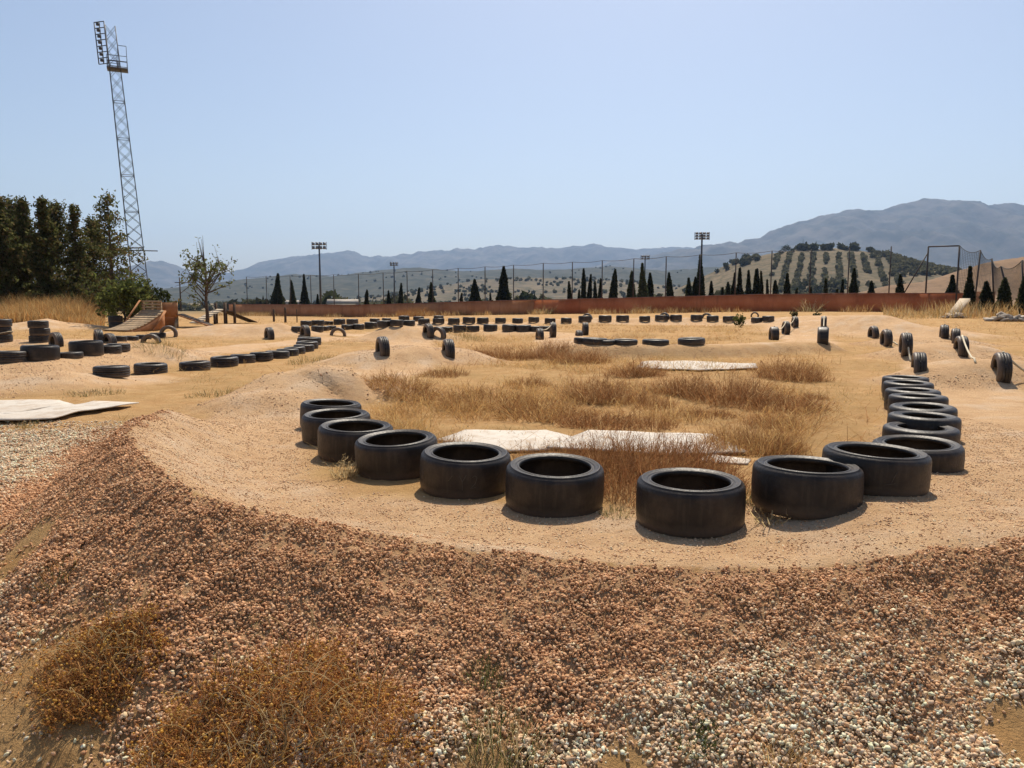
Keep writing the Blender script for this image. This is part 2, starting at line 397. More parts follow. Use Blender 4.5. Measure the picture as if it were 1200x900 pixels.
# ------------------------------------------------------------------ gravel (stuff)
OCT = np.array([[1, 0, 0], [-1, 0, 0], [0, 1, 0], [0, -1, 0], [0, 0, 1], [0, 0, -1]], float)
def sub_oct():
    f = [(0, 2, 4), (2, 1, 4), (1, 3, 4), (3, 0, 4), (2, 0, 5), (1, 2, 5), (3, 1, 5), (0, 3, 5)]
    V = list(map(tuple, OCT)); cache = {}; out = []
    def mid(a, b):
        k_ = (min(a, b), max(a, b))
        if k_ not in cache:
            m = np.array(V[a])+np.array(V[b]); V.append(tuple(m/np.linalg.norm(m))); cache[k_] = len(V)-1
        return cache[k_]
    for a, b, c in f:
        x, y, z = mid(a, b), mid(b, c), mid(c, a); out += [(a, x, z), (x, b, y), (z, y, c), (x, y, z)]
    return np.array(V), np.array(out)
OV, OF = sub_oct()
def stones(P, size, cols):
    n = len(P); m = len(OV)
    sc = size[:, None]*np.stack([rng.uniform(.75, 1.3, n), rng.uniform(.6, 1, n), rng.uniform(.4, .75, n)], 1)
    q = rng.normal(size=(n, 4)); q[:, 1:3] *= .5; q /= np.linalg.norm(q, axis=1)[:, None]
    w, a, b, c = q.T
    Rm = np.stack([1-2*(b*b+c*c), 2*(a*b-c*w), 2*(a*c+b*w), 2*(a*b+c*w), 1-2*(a*a+c*c), 2*(b*c-a*w), 2*(a*c-b*w), 2*(b*c+a*w), 1-2*(a*a+b*b)], 1).reshape(n, 3, 3)
    V = OV[None]*(1+rng.uniform(-.36, .30, (n, m, 1)))*sc[:, None]*.5
    V = np.einsum('nij,nmj->nmi', Rm, V)+P[:, None]
    f = (OF[None]+(np.arange(n)*m)[:, None, None]).reshape(-1, 3)
    C = np.repeat(cols, m, axis=0)
    return V.reshape(-1, 3), f, C
def stone_cols(n, white, earth=.34):
    pal = np.array([(.60, .48, .35), (.70, .59, .46), (.48, .31, .19), (.36, .21, .12), (.52, .36, .235), (.48, .40, .32), (.76, .67, .55), (.31, .175, .10)])
    brown = np.array([2, 3, 4, 7]); pale = np.array([0, 1, 5, 6, 4])
    w = rng.random(n) < white
    k_ = np.where(w, pale[rng.integers(0, 5, n)], brown[rng.integers(0, 4, n)])
    return np.clip((pal[k_]*(1-earth)+np.array([.47, .285, .165])*earth)*rng.uniform(.75, 1.25, (n, 1))*np.array([1.46, 1.30, 1.12]), 0, .88)
sx = rng.uniform(-6.0, 5.4, 1300000); sy = rng.uniform(1.9, 8.4, 1300000)
keep = np.abs(sx) < .72*sy+.6+.25*rng.random(len(sx))+1.2*(sx > 0)*rng.random(len(sx))**2; sx, sy = sx[keep], sy[keep]
z, d, g, tr, rm = fields(sx, sy)
for px, py, r in blobs:
    p = at_z(px, py, -.36); g = g*(1-np.clip(1.6*np.exp(-(((sx-p[0])**2+(sy-p[1])**2)/r**2)), 0, 1))
dens = np.where(d > .05-.17*fbm(sx*6, sy*6, 42, 2), np.clip(g*1.0+.035, 0, 1), 0)*np.clip(1.2-(sy-3)/8, .35, .9)
keep = rng.random(len(sx)) < dens; sx, sy, z, d, g = sx[keep], sy[keep], z[keep], d[keep], g[keep]
pn = fbm(sx*1.4, sy*1.4, 71, 3)
lowd = d+(pn-.5)*1.1-.3*sm(.5, -1.5, sx)
white = np.clip((lowd-.35)/.5, .25, .95); earth = np.clip(.66-.6*sm(.2, .85, lowd), .06, .66)[:, None]
sz = .0055+.0145*rng.random(len(sx))**2.4+.014*np.clip(d/1.0, 0, 1)*rng.random(len(sx))**1.5
clump = fbm(sx*9, sy*9, 73, 2)
zz = z+(fbm(sx*14, sy*14, 61, 3)-.5)*np.where(g > .1, .03, .010)+sz*rng.uniform(-.22, .36, len(sx))+np.clip(clump-.45, 0, 1)*.05*np.clip(d/.1, 0, 1)*(g > .3)
V, f, C = stones(np.stack([sx, sy, zz], 1), sz*1.0, stone_cols(len(sx), white, earth))
tag(np_mesh('gravel', V, [f], M['stone'], C, False), 'loose brown and whitish pebbles covering the berm slope facing the viewer', 'gravel', kind='stuff')
# fine grit lying on the riding surface
sx = rng.uniform(-3.6, 5.2, 230000); sy = rng.uniform(3.3, 9.5, 230000)
z, d, g, tr, rm = fields(sx, sy); keep = (d < -.02) & (rng.random(len(sx)) < tr*np.clip(1.2-(sy-3)/8, .15, .8)) & (np.abs(sx) < .75*sy+.4)
sx, sy, z = sx[keep], sy[keep], z[keep]; sz = .0045+.010*rng.random(len(sx))**3.5
V, f, C = stones(np.stack([sx, sy, z+sz*.02], 1), sz*1.2, stone_cols(len(sx), np.full(len(sx), .7), .2)*.55+np.array([.33, .20, .11]))
tag(np_mesh('grit', V, [f], M['stone'], C, True), 'fine grit scattered over the sandy riding track', 'grit', kind='stuff')
sx = rng.uniform(-17, 17, 260000); sy = rng.uniform(8.5, 24, 260000)
z, d, g, tr, rm = fields(sx, sy); pn = fbm(sx*1.1, sy*1.1, 75, 3)
keep = (rm > .02) & (np.abs(sx) < .75*sy) & (rng.random(len(sx)) < .9*sm(.38, .6, pn)+.1) & ~((sx > 5) & (sy < 24) & (rm > .2))
sx, sy, z, pn = sx[keep], sy[keep], z[keep], pn[keep]; sz = .012+.028*rng.random(len(sx))**2
V, f, C = stones(np.stack([sx, sy, z-sz*.12], 1), sz, stone_cols(len(sx), np.full(len(sx), .6))*.5+np.array([.30, .195, .12]))
tag(np_mesh('mound_gravel', V, [f], M['stone'], C, True), 'reddish gravel lying on the low mounds of the course', 'gravel', kind='stuff')
print('stones', len(sx))

# ------------------------------------------------------------------ tyres
def tyre_mesh(name, hr, mat, Rr=.31, W=.28, n=56, groove=False):
    rb = hr*Rr; mid = (rb+Rr)/2
    top = [(Rr, W/2), (Rr-.001, W*.66), (Rr-.002, W-.045), (Rr-.006, W-.024), (Rr-.014, W-.011), (Rr-.028, W-.003), (mid+.016, W), (mid+.013, W+.0025), (mid+.008, W+.0025), (mid+.005, W-.0005), (rb+.030, W-.003), (rb+.023, W-.007), (rb+.018, W-.013), (rb+.013, W-.004), (rb+.006, W-.003), (rb+.001, W-.009), (rb, W-.022)]
    inn = [(rb+.003, W-.034), (mid, W-.024), (Rr-.035, W-.034), (Rr-.02, W-.06), (Rr-.016, W/2)]
    if groove:
        top = [(Rr-.008, W*.5-.008), (Rr-.008, W*.5+.004), (Rr, W*.5+.008), (Rr, W*.68), (Rr-.008, W*.69), (Rr-.008, W*.72), (Rr-.001, W*.73)]+top[2:]
    prof = top+inn
    prof = prof+[(r, W-zz_) for r, zz_ in prof[::-1] if abs(zz_-W/2) > 1e-6 or False]
    prof = np.array(prof)
    m = len(prof); th = np.linspace(0, 2*np.pi, n, endpoint=False)
    wob = 1+.006*np.sin(2*th+1)+.004*np.sin(3*th)
    V = np.stack([prof[None, :, 0]*np.cos(th)[:, None]*wob[:, None], prof[None, :, 0]*np.sin(th)[:, None]*wob[:, None], np.broadcast_to(prof[None, :, 1], (n, m))], -1).reshape(-1, 3)
    i = np.arange(n)[:, None]; j = np.arange(m)[None, :]
    f = np.stack([i*m+j, ((i+1) % n)*m+j, ((i+1) % n)*m+(j+1) % m, i*m+(j+1) % m], -1).reshape(-1, 4)
    o = np_mesh(name, V, [f], mat, None, True); me = o.data; bpy.data.objects.remove(o); return me
TY = {'wide': tyre_mesh('tyre', .72, M['rubber']), 'mid': tyre_mesh('tyre', .60, M['rubber']), 'road': tyre_mesh('tyre', .62, M['rubber_grey'], .31, .22, 48, True),
      'low': tyre_mesh('tyre', .70, M['rubber'], .31, .225), 'flat': tyre_mesh('tyre', .66, M['rubber_grey'], .31, .17, 40), 'far': tyre_mesh('tyre', .64, M['rubber_grey'], .31, .23, 28)}
def tyre(kind, loc, D, label, group=None, rot=None, cat='tyre', hs=1.0):
    o = bpy.data.objects.new('tyre', TY[kind]); COL.objects.link(o)
    s = D/.62; o.scale = (s, s, s*hs); o.location = loc
    o.rotation_euler = rot or (R(random.uniform(-2, 2)), R(random.uniform(-2, 2)), random.uniform(0, 6.28))
    return tag(o, label, cat, group)
OR = ['first', 'second', 'third', 'fourth', 'fifth', 'sixth', 'seventh', 'eighth', 'ninth', 'tenth', 'eleventh', 'twelfth', 'thirteenth', 'fourteenth', 'fifteenth',
      'sixteenth', 'seventeenth', 'eighteenth', 'nineteenth', 'twentieth']
near = [(352, 422, 'wide', 0, 3, 'farthest slick tyre on the left arm of the near tyre arc'),
        (355, 434, 'wide', 2, 0, 'second slick tyre from the far end of the arc on the left'),
        (373, 460, 'wide', 2, 2, 'slick tyre with a pale weed growing at its right foot'),
        (418, 514, 'wide', 3, -2, 'slick tyre between the pale weed and the scratched tyre'),
        (492, 597.5, 'wide', 3, 2, 'slick tyre with faint scratched letters on its tread'),
        (592, 706.7, 'wide', 4, 1, 'dusty slick tyre leaning to the viewer, left of the frontmost tyre'),
        (746, 871, 'wide', 1, 0, 'frontmost slick tyre of the arc with an earth stained foot'),
        (882.5, 1005.5, 'wide', -1, 1, 'large slick tyre with a curled dry weed at its left foot'),
        (964.5, 1081.7, 'wide', 0, 2, 'slick tyre with a scratched angle mark on its tread'),
        (1025, 1123, 'low', 2, -1, 'slick tyre with a double rim where the arc turns away right'),
        (1038, 1119.5, 'mid', 1, 0, 'small hole tyre just behind the double rimmed tyre on the right'),
        (1043, 1120.5, 'mid', 0, 1, 'seventh tyre from the far end of the right arm'),
        (1045, 1117, 'mid', 1, -1, 'sixth tyre from the far end of the right arm'),
        (1044, 1107.5, 'mid', -1, 0, 'fifth tyre from the far end of the right arm'),
        (1039.5, 1099, 'mid', 0, 0, 'fourth tyre from the far end of the right arm'),
        (1037, 1091, 'mid', 1, 0, 'third tyre from the far end of the right arm'),
        (1036, 1086, 'mid', 0, 0, 'last but one tyre before the roped upright tyres, lying flat')]
near[-1] = near[-1][:5]+('farthest flat tyre of the right arm, next to the first upright tyre',)
near[-2] = near[-2][:5]+('second tyre from the far end of the right arm',)
near[-3] = near[-3][:5]+('third tyre from the far end of the right arm',)
near[-4] = near[-4][:5]+('fourth tyre from the far end of the right arm',)
near[-5] = near[-5][:5]+('fifth tyre from the far end of the right arm',)
near[-6] = near[-6][:5]+('sixth tyre from the far end of the right arm',)
def scratch(o, strokes, ang0, Rr=.3105):
    for st in strokes:
        m = MB(); pts = []
        for (a0, z0), (a1, z1) in zip(st[:-1], st[1:]):
            for k_ in range(5):
                t_ = k_/4; a = R(ang0+a0+(a1-a0)*t_); pts.append((Rr*math.cos(a), Rr*math.sin(a), z0+(z1-z0)*t_))
        m.tube(pts, .0016, 5); m.build('scratch_mark', M['chalk'], o)
NEAR = []
for k_, (a, b, kd, tx, ty, lab) in enumerate(near):
    depth = F*.62/(b-a); yy = depth*CP; 
    for _ in range(3):
        yy = (depth-(EYE-.15-Hs(PX((a+b)/2, yy), yy))*SP)/CP
    x = PX((a+b)/2, yy, .15); z = min(Hs(x+dx, yy+dy) for dx in (-.2, 0, .2) for dy in (-.2, 0, .2))
    zc_ = Hs(x, yy)
    o = tyre(kd, (x, yy, max(z, zc_-.02)-.006), .62, lab, 'slick tyres lining the near bend', (R(tx), R(ty), 0), hs={8: .84, 9: .90, 10: .8}.get(k_, .95))
    NEAR.append((x, yy))
    if k_ == 4:
        scratch(o, [[(-16, .19), (-21, .15)], [(-8, .20), (-4, .15)], [(1, .20), (-4, .15), (-3.5, .09)], [(8, .18), (11, .195), (14, .18), (12, .14), (6, .10), (14, .115)]], math.degrees(math.atan2(-yy, -x))+0)
    if k_ == 8:
        scratch(o, [[(10, .20), (5, .12)], [(-3, .10), (9, .115)]], math.degrees(math.atan2(-yy, -x))+12)

def flat_row(items, lab, group, kinds=('road',), hs=1.0):
    if kinds == ('far',): hs = 1.28
    n = len(items)
    for k_, (a, b, base) in enumerate(items):
        p = on_ground((a+b)/2, base); dep = p[1]*CP+(EYE-p[2])*SP
        D = float(np.clip((b-a)*dep/F, .44, .68)); 
        y = p[1]+D/2*.9; x = PX((a+b)/2, y, .1); z = Hs(x, y)
        z = min(z, p[2]+.05); kd = kinds[k_ % len(kinds)]
        l_ = lab[k_] if isinstance(lab, list) else lab.format(OR[k_])
        tyre(kd, (x, y, z-.012), D, l_, group, hs=hs*random.uniform(.9, 1.08))
flat_row([(111, 151, 443), (158, 195, 439), (211, 246, 434.5), (247, 279, 430.5), (270, 299, 426), (293, 320, 424), (311, 339, 420.5), (324, 350, 417.5), (333, 358, 415), (344, 368, 412.5), (347, 373, 409.5), (348, 377, 405)],
         ['half buried tyre at the foot of the left gravel mound', 'tyre standing alone right of the half buried tyre on the left']+
         ['%s tyre from the left in the curved row left of the near bend' % OR[q] for q in range(10)], 'tyres in the left middle row', ('road', 'road', 'road'))
flat_row([(-6, 32, 426), (28, 69, 423.5), (69, 97, 420.5), (84, 121, 417.5), (119, 139, 414.5), (134, 145, 413)],
         ['tyre cut by the left picture edge on the gravel ridge', 'big tyre on the gravel ridge, second from the left edge', 'thin low tyre between two big ones on the gravel ridge',
          'big tyre right of the thin one on the gravel ridge', 'tyre near the right end of the gravel ridge row', 'small last tyre at the right end of the gravel ridge row'], 'tyres on the left gravel ridge', ('road', 'wide', 'flat', 'wide', 'road', 'road'))
flat_row([(133, 146, 400), (146, 161, 399.5), (160, 177, 397.5), (176, 194, 396.5)], '{} tyre from the left in the short row before the wooden kicker', 'tyres before the wooden kicker')
flat_row([(344, 354, 390.5), (368, 376, 389), (375, 385, 388), (385, 391, 386.8)], '{} tyre from the left in the short row beside the roped pair', 'short row of far tyres', ('far',))
flat_row([(400, 413, 386.8), (413, 427, 386.4), (427, 443, 385.4), (443, 457, 384.4), (458, 472, 383.8), (472, 486, 382), (490, 504, 381.2), (507, 521, 380.6), (525, 539, 380.6), (542, 557, 380.2), (559, 573, 380), (580, 593, 379.4), (600, 613, 379), (619, 632, 378.8)],
         '{} tyre from the left in the front line of the far left rows', 'front far line of tyres', ('far',))
flat_row([(352, 365, 382.5), (365, 380.6, 382), (381, 390, 381), (391, 405, 380.6), (406, 420, 380), (433, 445, 378.4), (448, 458, 378.2), (467, 480, 376.6), (484, 497, 376.6), (508, 520, 376)],
         '{} tyre from the left in the rear line of the far left rows', 'rear far line of tyres', ('far',))
flat_row([(515, 531, 390), (531, 547, 389.5), (547, 562, 389), (566, 583, 388.4), (588, 606, 389), (605, 623, 389), (621, 636, 389), (634, 645, 388.4)],
         '{} flat tyre from the left between the two roped tyre groups in the centre', 'tyres of the central far bend', ('far',))
flat_row([(638, 651, 379.8), (657, 670, 379.6), (676, 695, 378.4), (698, 720, 378), (720, 739, 378), (749, 762, 378), (767, 783, 376.8), (785, 799, 377), (809, 823, 377), (828, 842, 377.4), (847, 861, 378.4), (880, 893, 378.6), (893, 907, 377.6)],
         '{} tyre from the left in the far right row before the red wall', 'far right row of tyres', ('far',))
flat_row([(672, 695, 403), (681, 712, 404.2), (698, 722, 404.6), (718, 747, 405), (752, 784, 405), (794, 826, 405)],
         '{} tyre from the left on the grey berm in the middle', 'tyres on the middle berm', ('road', 'flat', 'flat', 'flat', 'flat', 'flat'), .85)
UP = {}
def upright(a, b, top, base, yaw, label, group, key=None, D=.58, kind='road', lean=0):
    """a tyre stood on its tread and partly dug in; yaw = direction of its axle from +X"""
    px = (a+b)/2; p = on_ground(px, base); dep = p[1]*CP+(EYE-p[2])*SP
    vis = min((base-top)*dep/F, D); y = p[1]+.1; x = PX(px, y, .2); z = Hs(x, y)+vis-D/2
    W = TY[kind].vertices; hw = {'road': .11, 'far': .115, 'wide': .14, 'mid': .14, 'flat': .085}[kind]*D/.62
    yaw = yaw-math.degrees(math.atan2(x, y))
    rot = Matrix.Rotation(R(yaw), 4, 'Z')@Matrix.Rotation(R(lean), 4, 'X')@Matrix.Rotation(R(90), 4, 'Y')
    off = rot@Vector((0, 0, -hw))
    o = tyre(kind, (x+off.x, y+off.y, z+off.z), D, label, group, tuple(rot.to_euler()))
    if key: UP[key] = (x, y, z+D/2)
    return o
rg = 'upright tyres beside the right hand rollers'
upright(1067, 1086, 415, 433, 6, 'upright tyre at the far end of the right arm of flat tyres', rg, 'l0', D=.52)
upright(1054, 1068, 392, 416, 8, 'tallest upright tyre left of the right hand rollers', rg, 'l1')
upright(1033, 1044, 387, 405, 15, 'second upright tyre from the left beside the right hand rollers', rg, 'l2')
upright(1019, 1028, 383, 396, 20, 'leftmost small upright tyre beside the right hand rollers', rg, 'l3')
upright(1101, 1111, 381, 396, 5, 'farthest upright tyre right of the right hand rollers', rg, 'r3')
upright(1114, 1125, 386, 402, 5, 'second upright tyre on the right of the rollers, behind a broad one', rg, 'r2')
upright(1117, 1135, 396, 416, 13, 'broad upright tyre right of the second roller, rope over it', rg, 'r1', D=.56)
upright(1161, 1185, 418, 446, 13, 'big upright tyre nearest the right picture edge', rg, 'r0', D=.54, kind='road')
cg = 'upright tyres around the middle of the field'
upright(440, 457, 396, 415.5, 12, 'upright tyre left of the grassy roller in the middle', cg, D=.54)
upright(520, 531, 399, 416, 10, 'upright tyre right of the grassy roller in the middle', cg, D=.54)
upright(628, 637, 385, 398, 10, 'upright tyre left of the gap in the central bend', cg, 'c0')
upright(643, 653, 378, 395.5, 5, 'taller upright tyre with a rope left of the gap', cg, 'c1')
upright(682, 690, 378, 393, 5, 'tall upright tyre behind the middle berm', cg, 'c2')
upright(675, 682, 387, 393.5, 10, 'low upright tyre at the left end of the middle berm', cg)
upright(900, 914, 383, 398.5, 10, 'big roped upright tyre at the right end of the middle berm', cg, 'd0', kind='mid')
upright(915, 927, 377, 392, 15, 'upright tyre behind the big roped one right of the berm', cg, 'd1')
upright(927.5, 935, 371.5, 383, 10, 'farthest roped upright tyre right of the berm', cg, 'd2')
upright(958, 970, 384, 401.5, 0, 'front upright tyre of the pair left of the sandy strip', cg, 'e0', kind='mid')
upright(961, 969, 371.6, 385, 0, 'rear upright tyre of the pair left of the sandy strip', cg, 'e1')
upright(496, 508, 381, 395, 20, 'left tyre of the roped upright pair in the centre', cg, 'f0')
upright(506, 519, 384, 395.5, 60, 'right tyre of the roped upright pair in the centre', cg, 'f1')
lg = 'upright tyres in the left of the field'
upright(310, 321, 384, 397.6, 15, 'upright tyre below the two pale mounds on the left', lg)
upright(353, 362, 382, 395.6, 20, 'upright tyre at the head of the left curved row', lg)
upright(388, 404, 384, 394, 85, 'half buried tyre arch facing the viewer, right of the left mounds', lg)
upright(190, 205, 382, 395.5, 80, 'open upright tyre ring at the foot of the wooden kicker', lg)
upright(169, 184, 391.5, 402, 70, 'half buried tyre arch before the wooden kicker', lg)
upright(60, 71, 390, 406, 20, 'upright tyre right of the tall tyre stack', lg)
upright(880, 889, 365.5, 371.5, 85, 'small tyre arch close below the red wall', 'far tyre arches', kind='far')
upright(682, 694, 367.5, 374.5, 85, 'tyre ring standing behind the far right row, left', 'far tyre arches', kind='far')
upright(774, 783, 367, 374, 75, 'tyre ring standing behind the far right row, middle', 'far tyre arches', kind='far')
upright(824, 832, 367, 373.5, 80, 'tyre ring standing behind the far right row, right', 'far tyre arches', kind='far')
upright(109, 122, 387, 401, 8, 'tilted tyre in the jumble left of the kicker row', lg, lean=30)
upright(120, 136, 391, 402, 25, 'tyre slumped against the tilted one left of the kicker row', lg, lean=-55)
def stack(px, base, wpx, n, kind, names, group, hs=1):
    p = on_ground(px, base); dep = p[1]*CP+(EYE-p[2])*SP; D = min(max(wpx*dep/F, .45), .72); x, y = PX(px, p[1]+D/2), p[1]+D/2; z = Hs(x, y)-.02
    for q in range(n):
        h = {'road': .22, 'flat': .17, 'wide': .28, 'mid': .28, 'far': .23}[kind]*D/.62*hs
        tyre(kind, (x+random.uniform(-.02, .02), y, z), D, names[q], group, (0, 0, random.uniform(0, 6)), hs=hs); z += h+.001
    return x, y, z, D
stack(47, 402, 22, 3, 'road', ['bottom tyre of the three tyre stack on the left', 'middle tyre of the three tyre stack on the left', 'top tyre of the three tyre stack on the left'], 'three tyre stack', 1.1)
sx_, sy_, sz_, sD = stack(2, 402, 24, 3, 'road', ['bottom tyre of the roped stack cut by the left edge', 'middle tyre of the roped stack cut by the left edge', 'top tyre of the roped stack cut by the left edge'], 'roped stack at the left edge', 1.05)
stack(136.5, 385, 16, 2, 'wide', ['lower tyre of the two tyre stack behind the kicker row', 'upper tyre of the two tyre stack behind the kicker row'], 'two tyre stack')

# ------------------------------------------------------------------ ropes
def rope(pts, label, sag=.12, rad=.017):
    P = []
    for a, b in zip(pts[:-1], pts[1:]):
        a = np.array(a); b = np.array(b)
        for t_ in np.linspace(0, 1, 14)[:-1]:
            q = a+(b-a)*t_; q = q-np.array([0, 0, sag*4*t_*(1-t_)]); g_ = Hs(q[0], q[1])+rad
            q[2] = max(q[2], g_); P.append(q)
    P.append(np.array(pts[-1]))
    return tag(MB().tube(P, rad, 6).build('rope', M['rope'], None, True, origin=tuple(P[0])), label, 'rope')
def up(k_): x, y, z = UP[k_]; return (x, y-.01, z+.012)
def foot(px, py): p = on_ground(px, py); return (p[0], p[1], p[2]+.015)
rope([up('l3'), foot(1030, 392), up('l2'), foot(1046, 401), foot(1052, 405)], 'pale rope draped over the leftmost roller tyres', .03)
rope([up('l1'), foot(1067, 424)], 'pale rope hanging from the tallest roller tyre to the ground', .05)
rope([up('r3'), foot(1112, 392), up('r2'), foot(1120, 402)], 'pale rope over the far right roller tyres', .04)
rope([up('r1'), foot(1143, 426)], 'pale rope falling from the broad roller tyre to the sand', .06)
e_ = on_ground(1215, 446)
rope([up('r0'), (e_[0], e_[1], e_[2]+.05)], 'pale rope running from the big tyre to the right edge', .05)
rope([up('d0'), up('d1'), up('d2')], 'pale rope linking the upright tyres right of the berm', .2)
rope([up('c0'), up('c1')], 'pale rope sagging between two tyres left of the gap', .15)
rope([up('f0'), up('f1')], 'short pale rope on the upright pair in the centre', .1)
rope([up('e0'), up('e1')], 'pale rope on the tyre pair beside the sandy strip', .2)
m = MB(); a_ = np.linspace(0, 2*np.pi, 40)
m.tube([(sx_+(sD/2+.012)*math.cos(q), sy_+(sD/2+.012)*math.sin(q), Hs(sx_, sy_)+.2+.08*math.cos(q)) for q in a_], .012, 6, False)
tag(m.build('rope', M['rope'], None, True, origin=(sx_, sy_, sz_)), 'white rope tied round the stack at the left edge', 'rope')

# ------------------------------------------------------------------ white sheets
def sheet(outline, label, lift=.03, th=.012, mat='white', name='white_sheet', wave=.03, base_off=0):
    P = [on_ground(*q) for q in outline]; c = np.mean(P, axis=0)
    V = [c]; f = []; rings = 6; n0 = []
    B = []
    for a, b in zip(P, P[1:]+P[:1]):
        for t_ in np.linspace(0, 1, 7)[:-1]: B.append(a+(b-a)*t_)
    B = np.array(B); n = len(B)
    pts = [c]
    for r_ in range(1, rings+1): pts += list(c+(B-c)*(r_/rings))
    pts = np.array(pts); zt = np.maximum(H(pts[:, 0], pts[:, 1]), 0*pts[:, 0]+np.median(H(pts[:, 0], pts[:, 1]))-.02)+lift+base_off+(fbm(pts[:, 0]*1.3, pts[:, 1]*1.3, 77, 2)-.4)*wave*2
    tp = pts.copy(); tp[:, 2] = zt; bt = tp.copy(); bt[:, 2] -= th
    N = len(pts); F_ = []
    for q in range(n): F_.append((0, 1+q, 1+(q+1) % n, 1+(q+1) % n))
    for r_ in range(rings-1):
        for q in range(n): a = 1+r_*n; F_.append((a+q, a+n+q, a+n+(q+1) % n, a+(q+1) % n))
    F_ = np.array(F_); Fb = F_[:, ::-1]+N; tri = F_[:, 2] == F_[:, 3]; Fb[tri] = np.stack([F_[tri][:, 0], F_[tri][:, 2], F_[tri][:, 1], F_[tri][:, 1]], 1)+N
    a = 1+(rings-1)*n; side = np.array([(a+q, N+a+q, N+a+(q+1) % n, a+(q+1) % n) for q in range(n)])
    m = MB(); m.add(np.vstack([tp, bt]), np.vstack([F_, Fb, side])); return tag(m.build(name, M[mat], None, False, origin=tuple(c)), label, 'sheet')
sheet([(-30, 488), (0, 489.5), (87, 478.5), (70, 472.5), (0, 473), (-30, 473)], 'rear white sheet on the ground at the left edge', .035)
sheet([(-30, 498), (0, 497.5), (60, 496), (92, 487.5), (125, 483), (163, 476.5), (110, 475.5), (85, 480), (0, 491), (-30, 492)], 'front white sheet with a pointed tip at the left', .05)
sheet([(512, 517), (545, 506), (640, 506), (690, 520), (640, 530), (597, 532), (550, 524)], 'big white sheet lying behind the scratched tyre', .02, wave=.012)
sheet([(640, 529), (690, 508), (760, 511), (834, 512.5), (878, 534), (800, 536), (720, 533)], 'white sheet running behind the reddish bush to the right', .034, wave=.012)
sheet([(815, 541), (835, 534), (880, 540), (876, 545.5), (845, 544)], 'small white board under the right sheet end', .02)
sheet([(745, 434), (752, 426), (800, 425), (885, 427), (888, 434), (820, 436)], 'pale gravelly sheet among the weeds in the middle', .03, wave=.02)

# ------------------------------------------------------------------ plants
def strip_blades(P, tip, bend, w, cols):
    n = len(P); ang = rng.uniform(0, 2*np.pi, n); s = np.stack([np.cos(ang), np.sin(ang), np.zeros(n)], 1)*w[:, None]*.5
    mid = P+tip*.5+bend; end = P+tip
    V = np.stack([P-s, P+s, mid-s*.8, mid+s*.8, end], 1).reshape(-1, 3)
    b = np.arange(n)[:, None]*5
    f = np.vstack([b+np.array([[0, 1, 3, 2]]), b+np.array([[2, 3, 4, 4]])])
    return V, f, np.repeat(cols, 5, axis=0)
def diamonds(P, size, cols, flat=.0):
    n = len(P); a = rng.normal(size=(n, 3)); a[:, 2] *= (1-flat); a /= np.linalg.norm(a, axis=1)[:, None]
    b = rng.normal(size=(n, 3)); b -= a*(a*b).sum(1)[:, None]; b /= np.linalg.norm(b, axis=1)[:, None]
    a = a*size[:, None]; b = b*size[:, None]*.5
    V = np.stack([P-a, P+b, P+a, P-b], 1).reshape(-1, 3); f = np.arange(n)[:, None]*4+np.array([[0, 1, 2, 3]])
    return V, f, np.repeat(cols, 4, axis=0)
def pick(pal, n, jit=.2):
    pal = np.array(pal); return pal[rng.integers(0, len(pal), n)]*rng.uniform(1-jit, 1+jit, (n, 1))
GOLD = [(.56, .35, .13), (.46, .27, .10), (.62, .44, .20), (.36, .20, .08), (.52, .31, .12)]
RUST = [(.26, .125, .05), (.32, .165, .065), (.19, .09, .04), (.38, .21, .09), (.30, .15, .07)]
OCHRE = [(.56, .27, .09), (.46, .20, .07), (.66, .38, .15), (.34, .14, .055), (.58, .31, .13)]
GREEN = [(.09, .11, .035), (.13, .14, .05), (.20, .18, .075), (.07, .085, .03)]
STRAW = [(.55, .43, .23), (.47, .34, .16), (.6, .48, .28)]
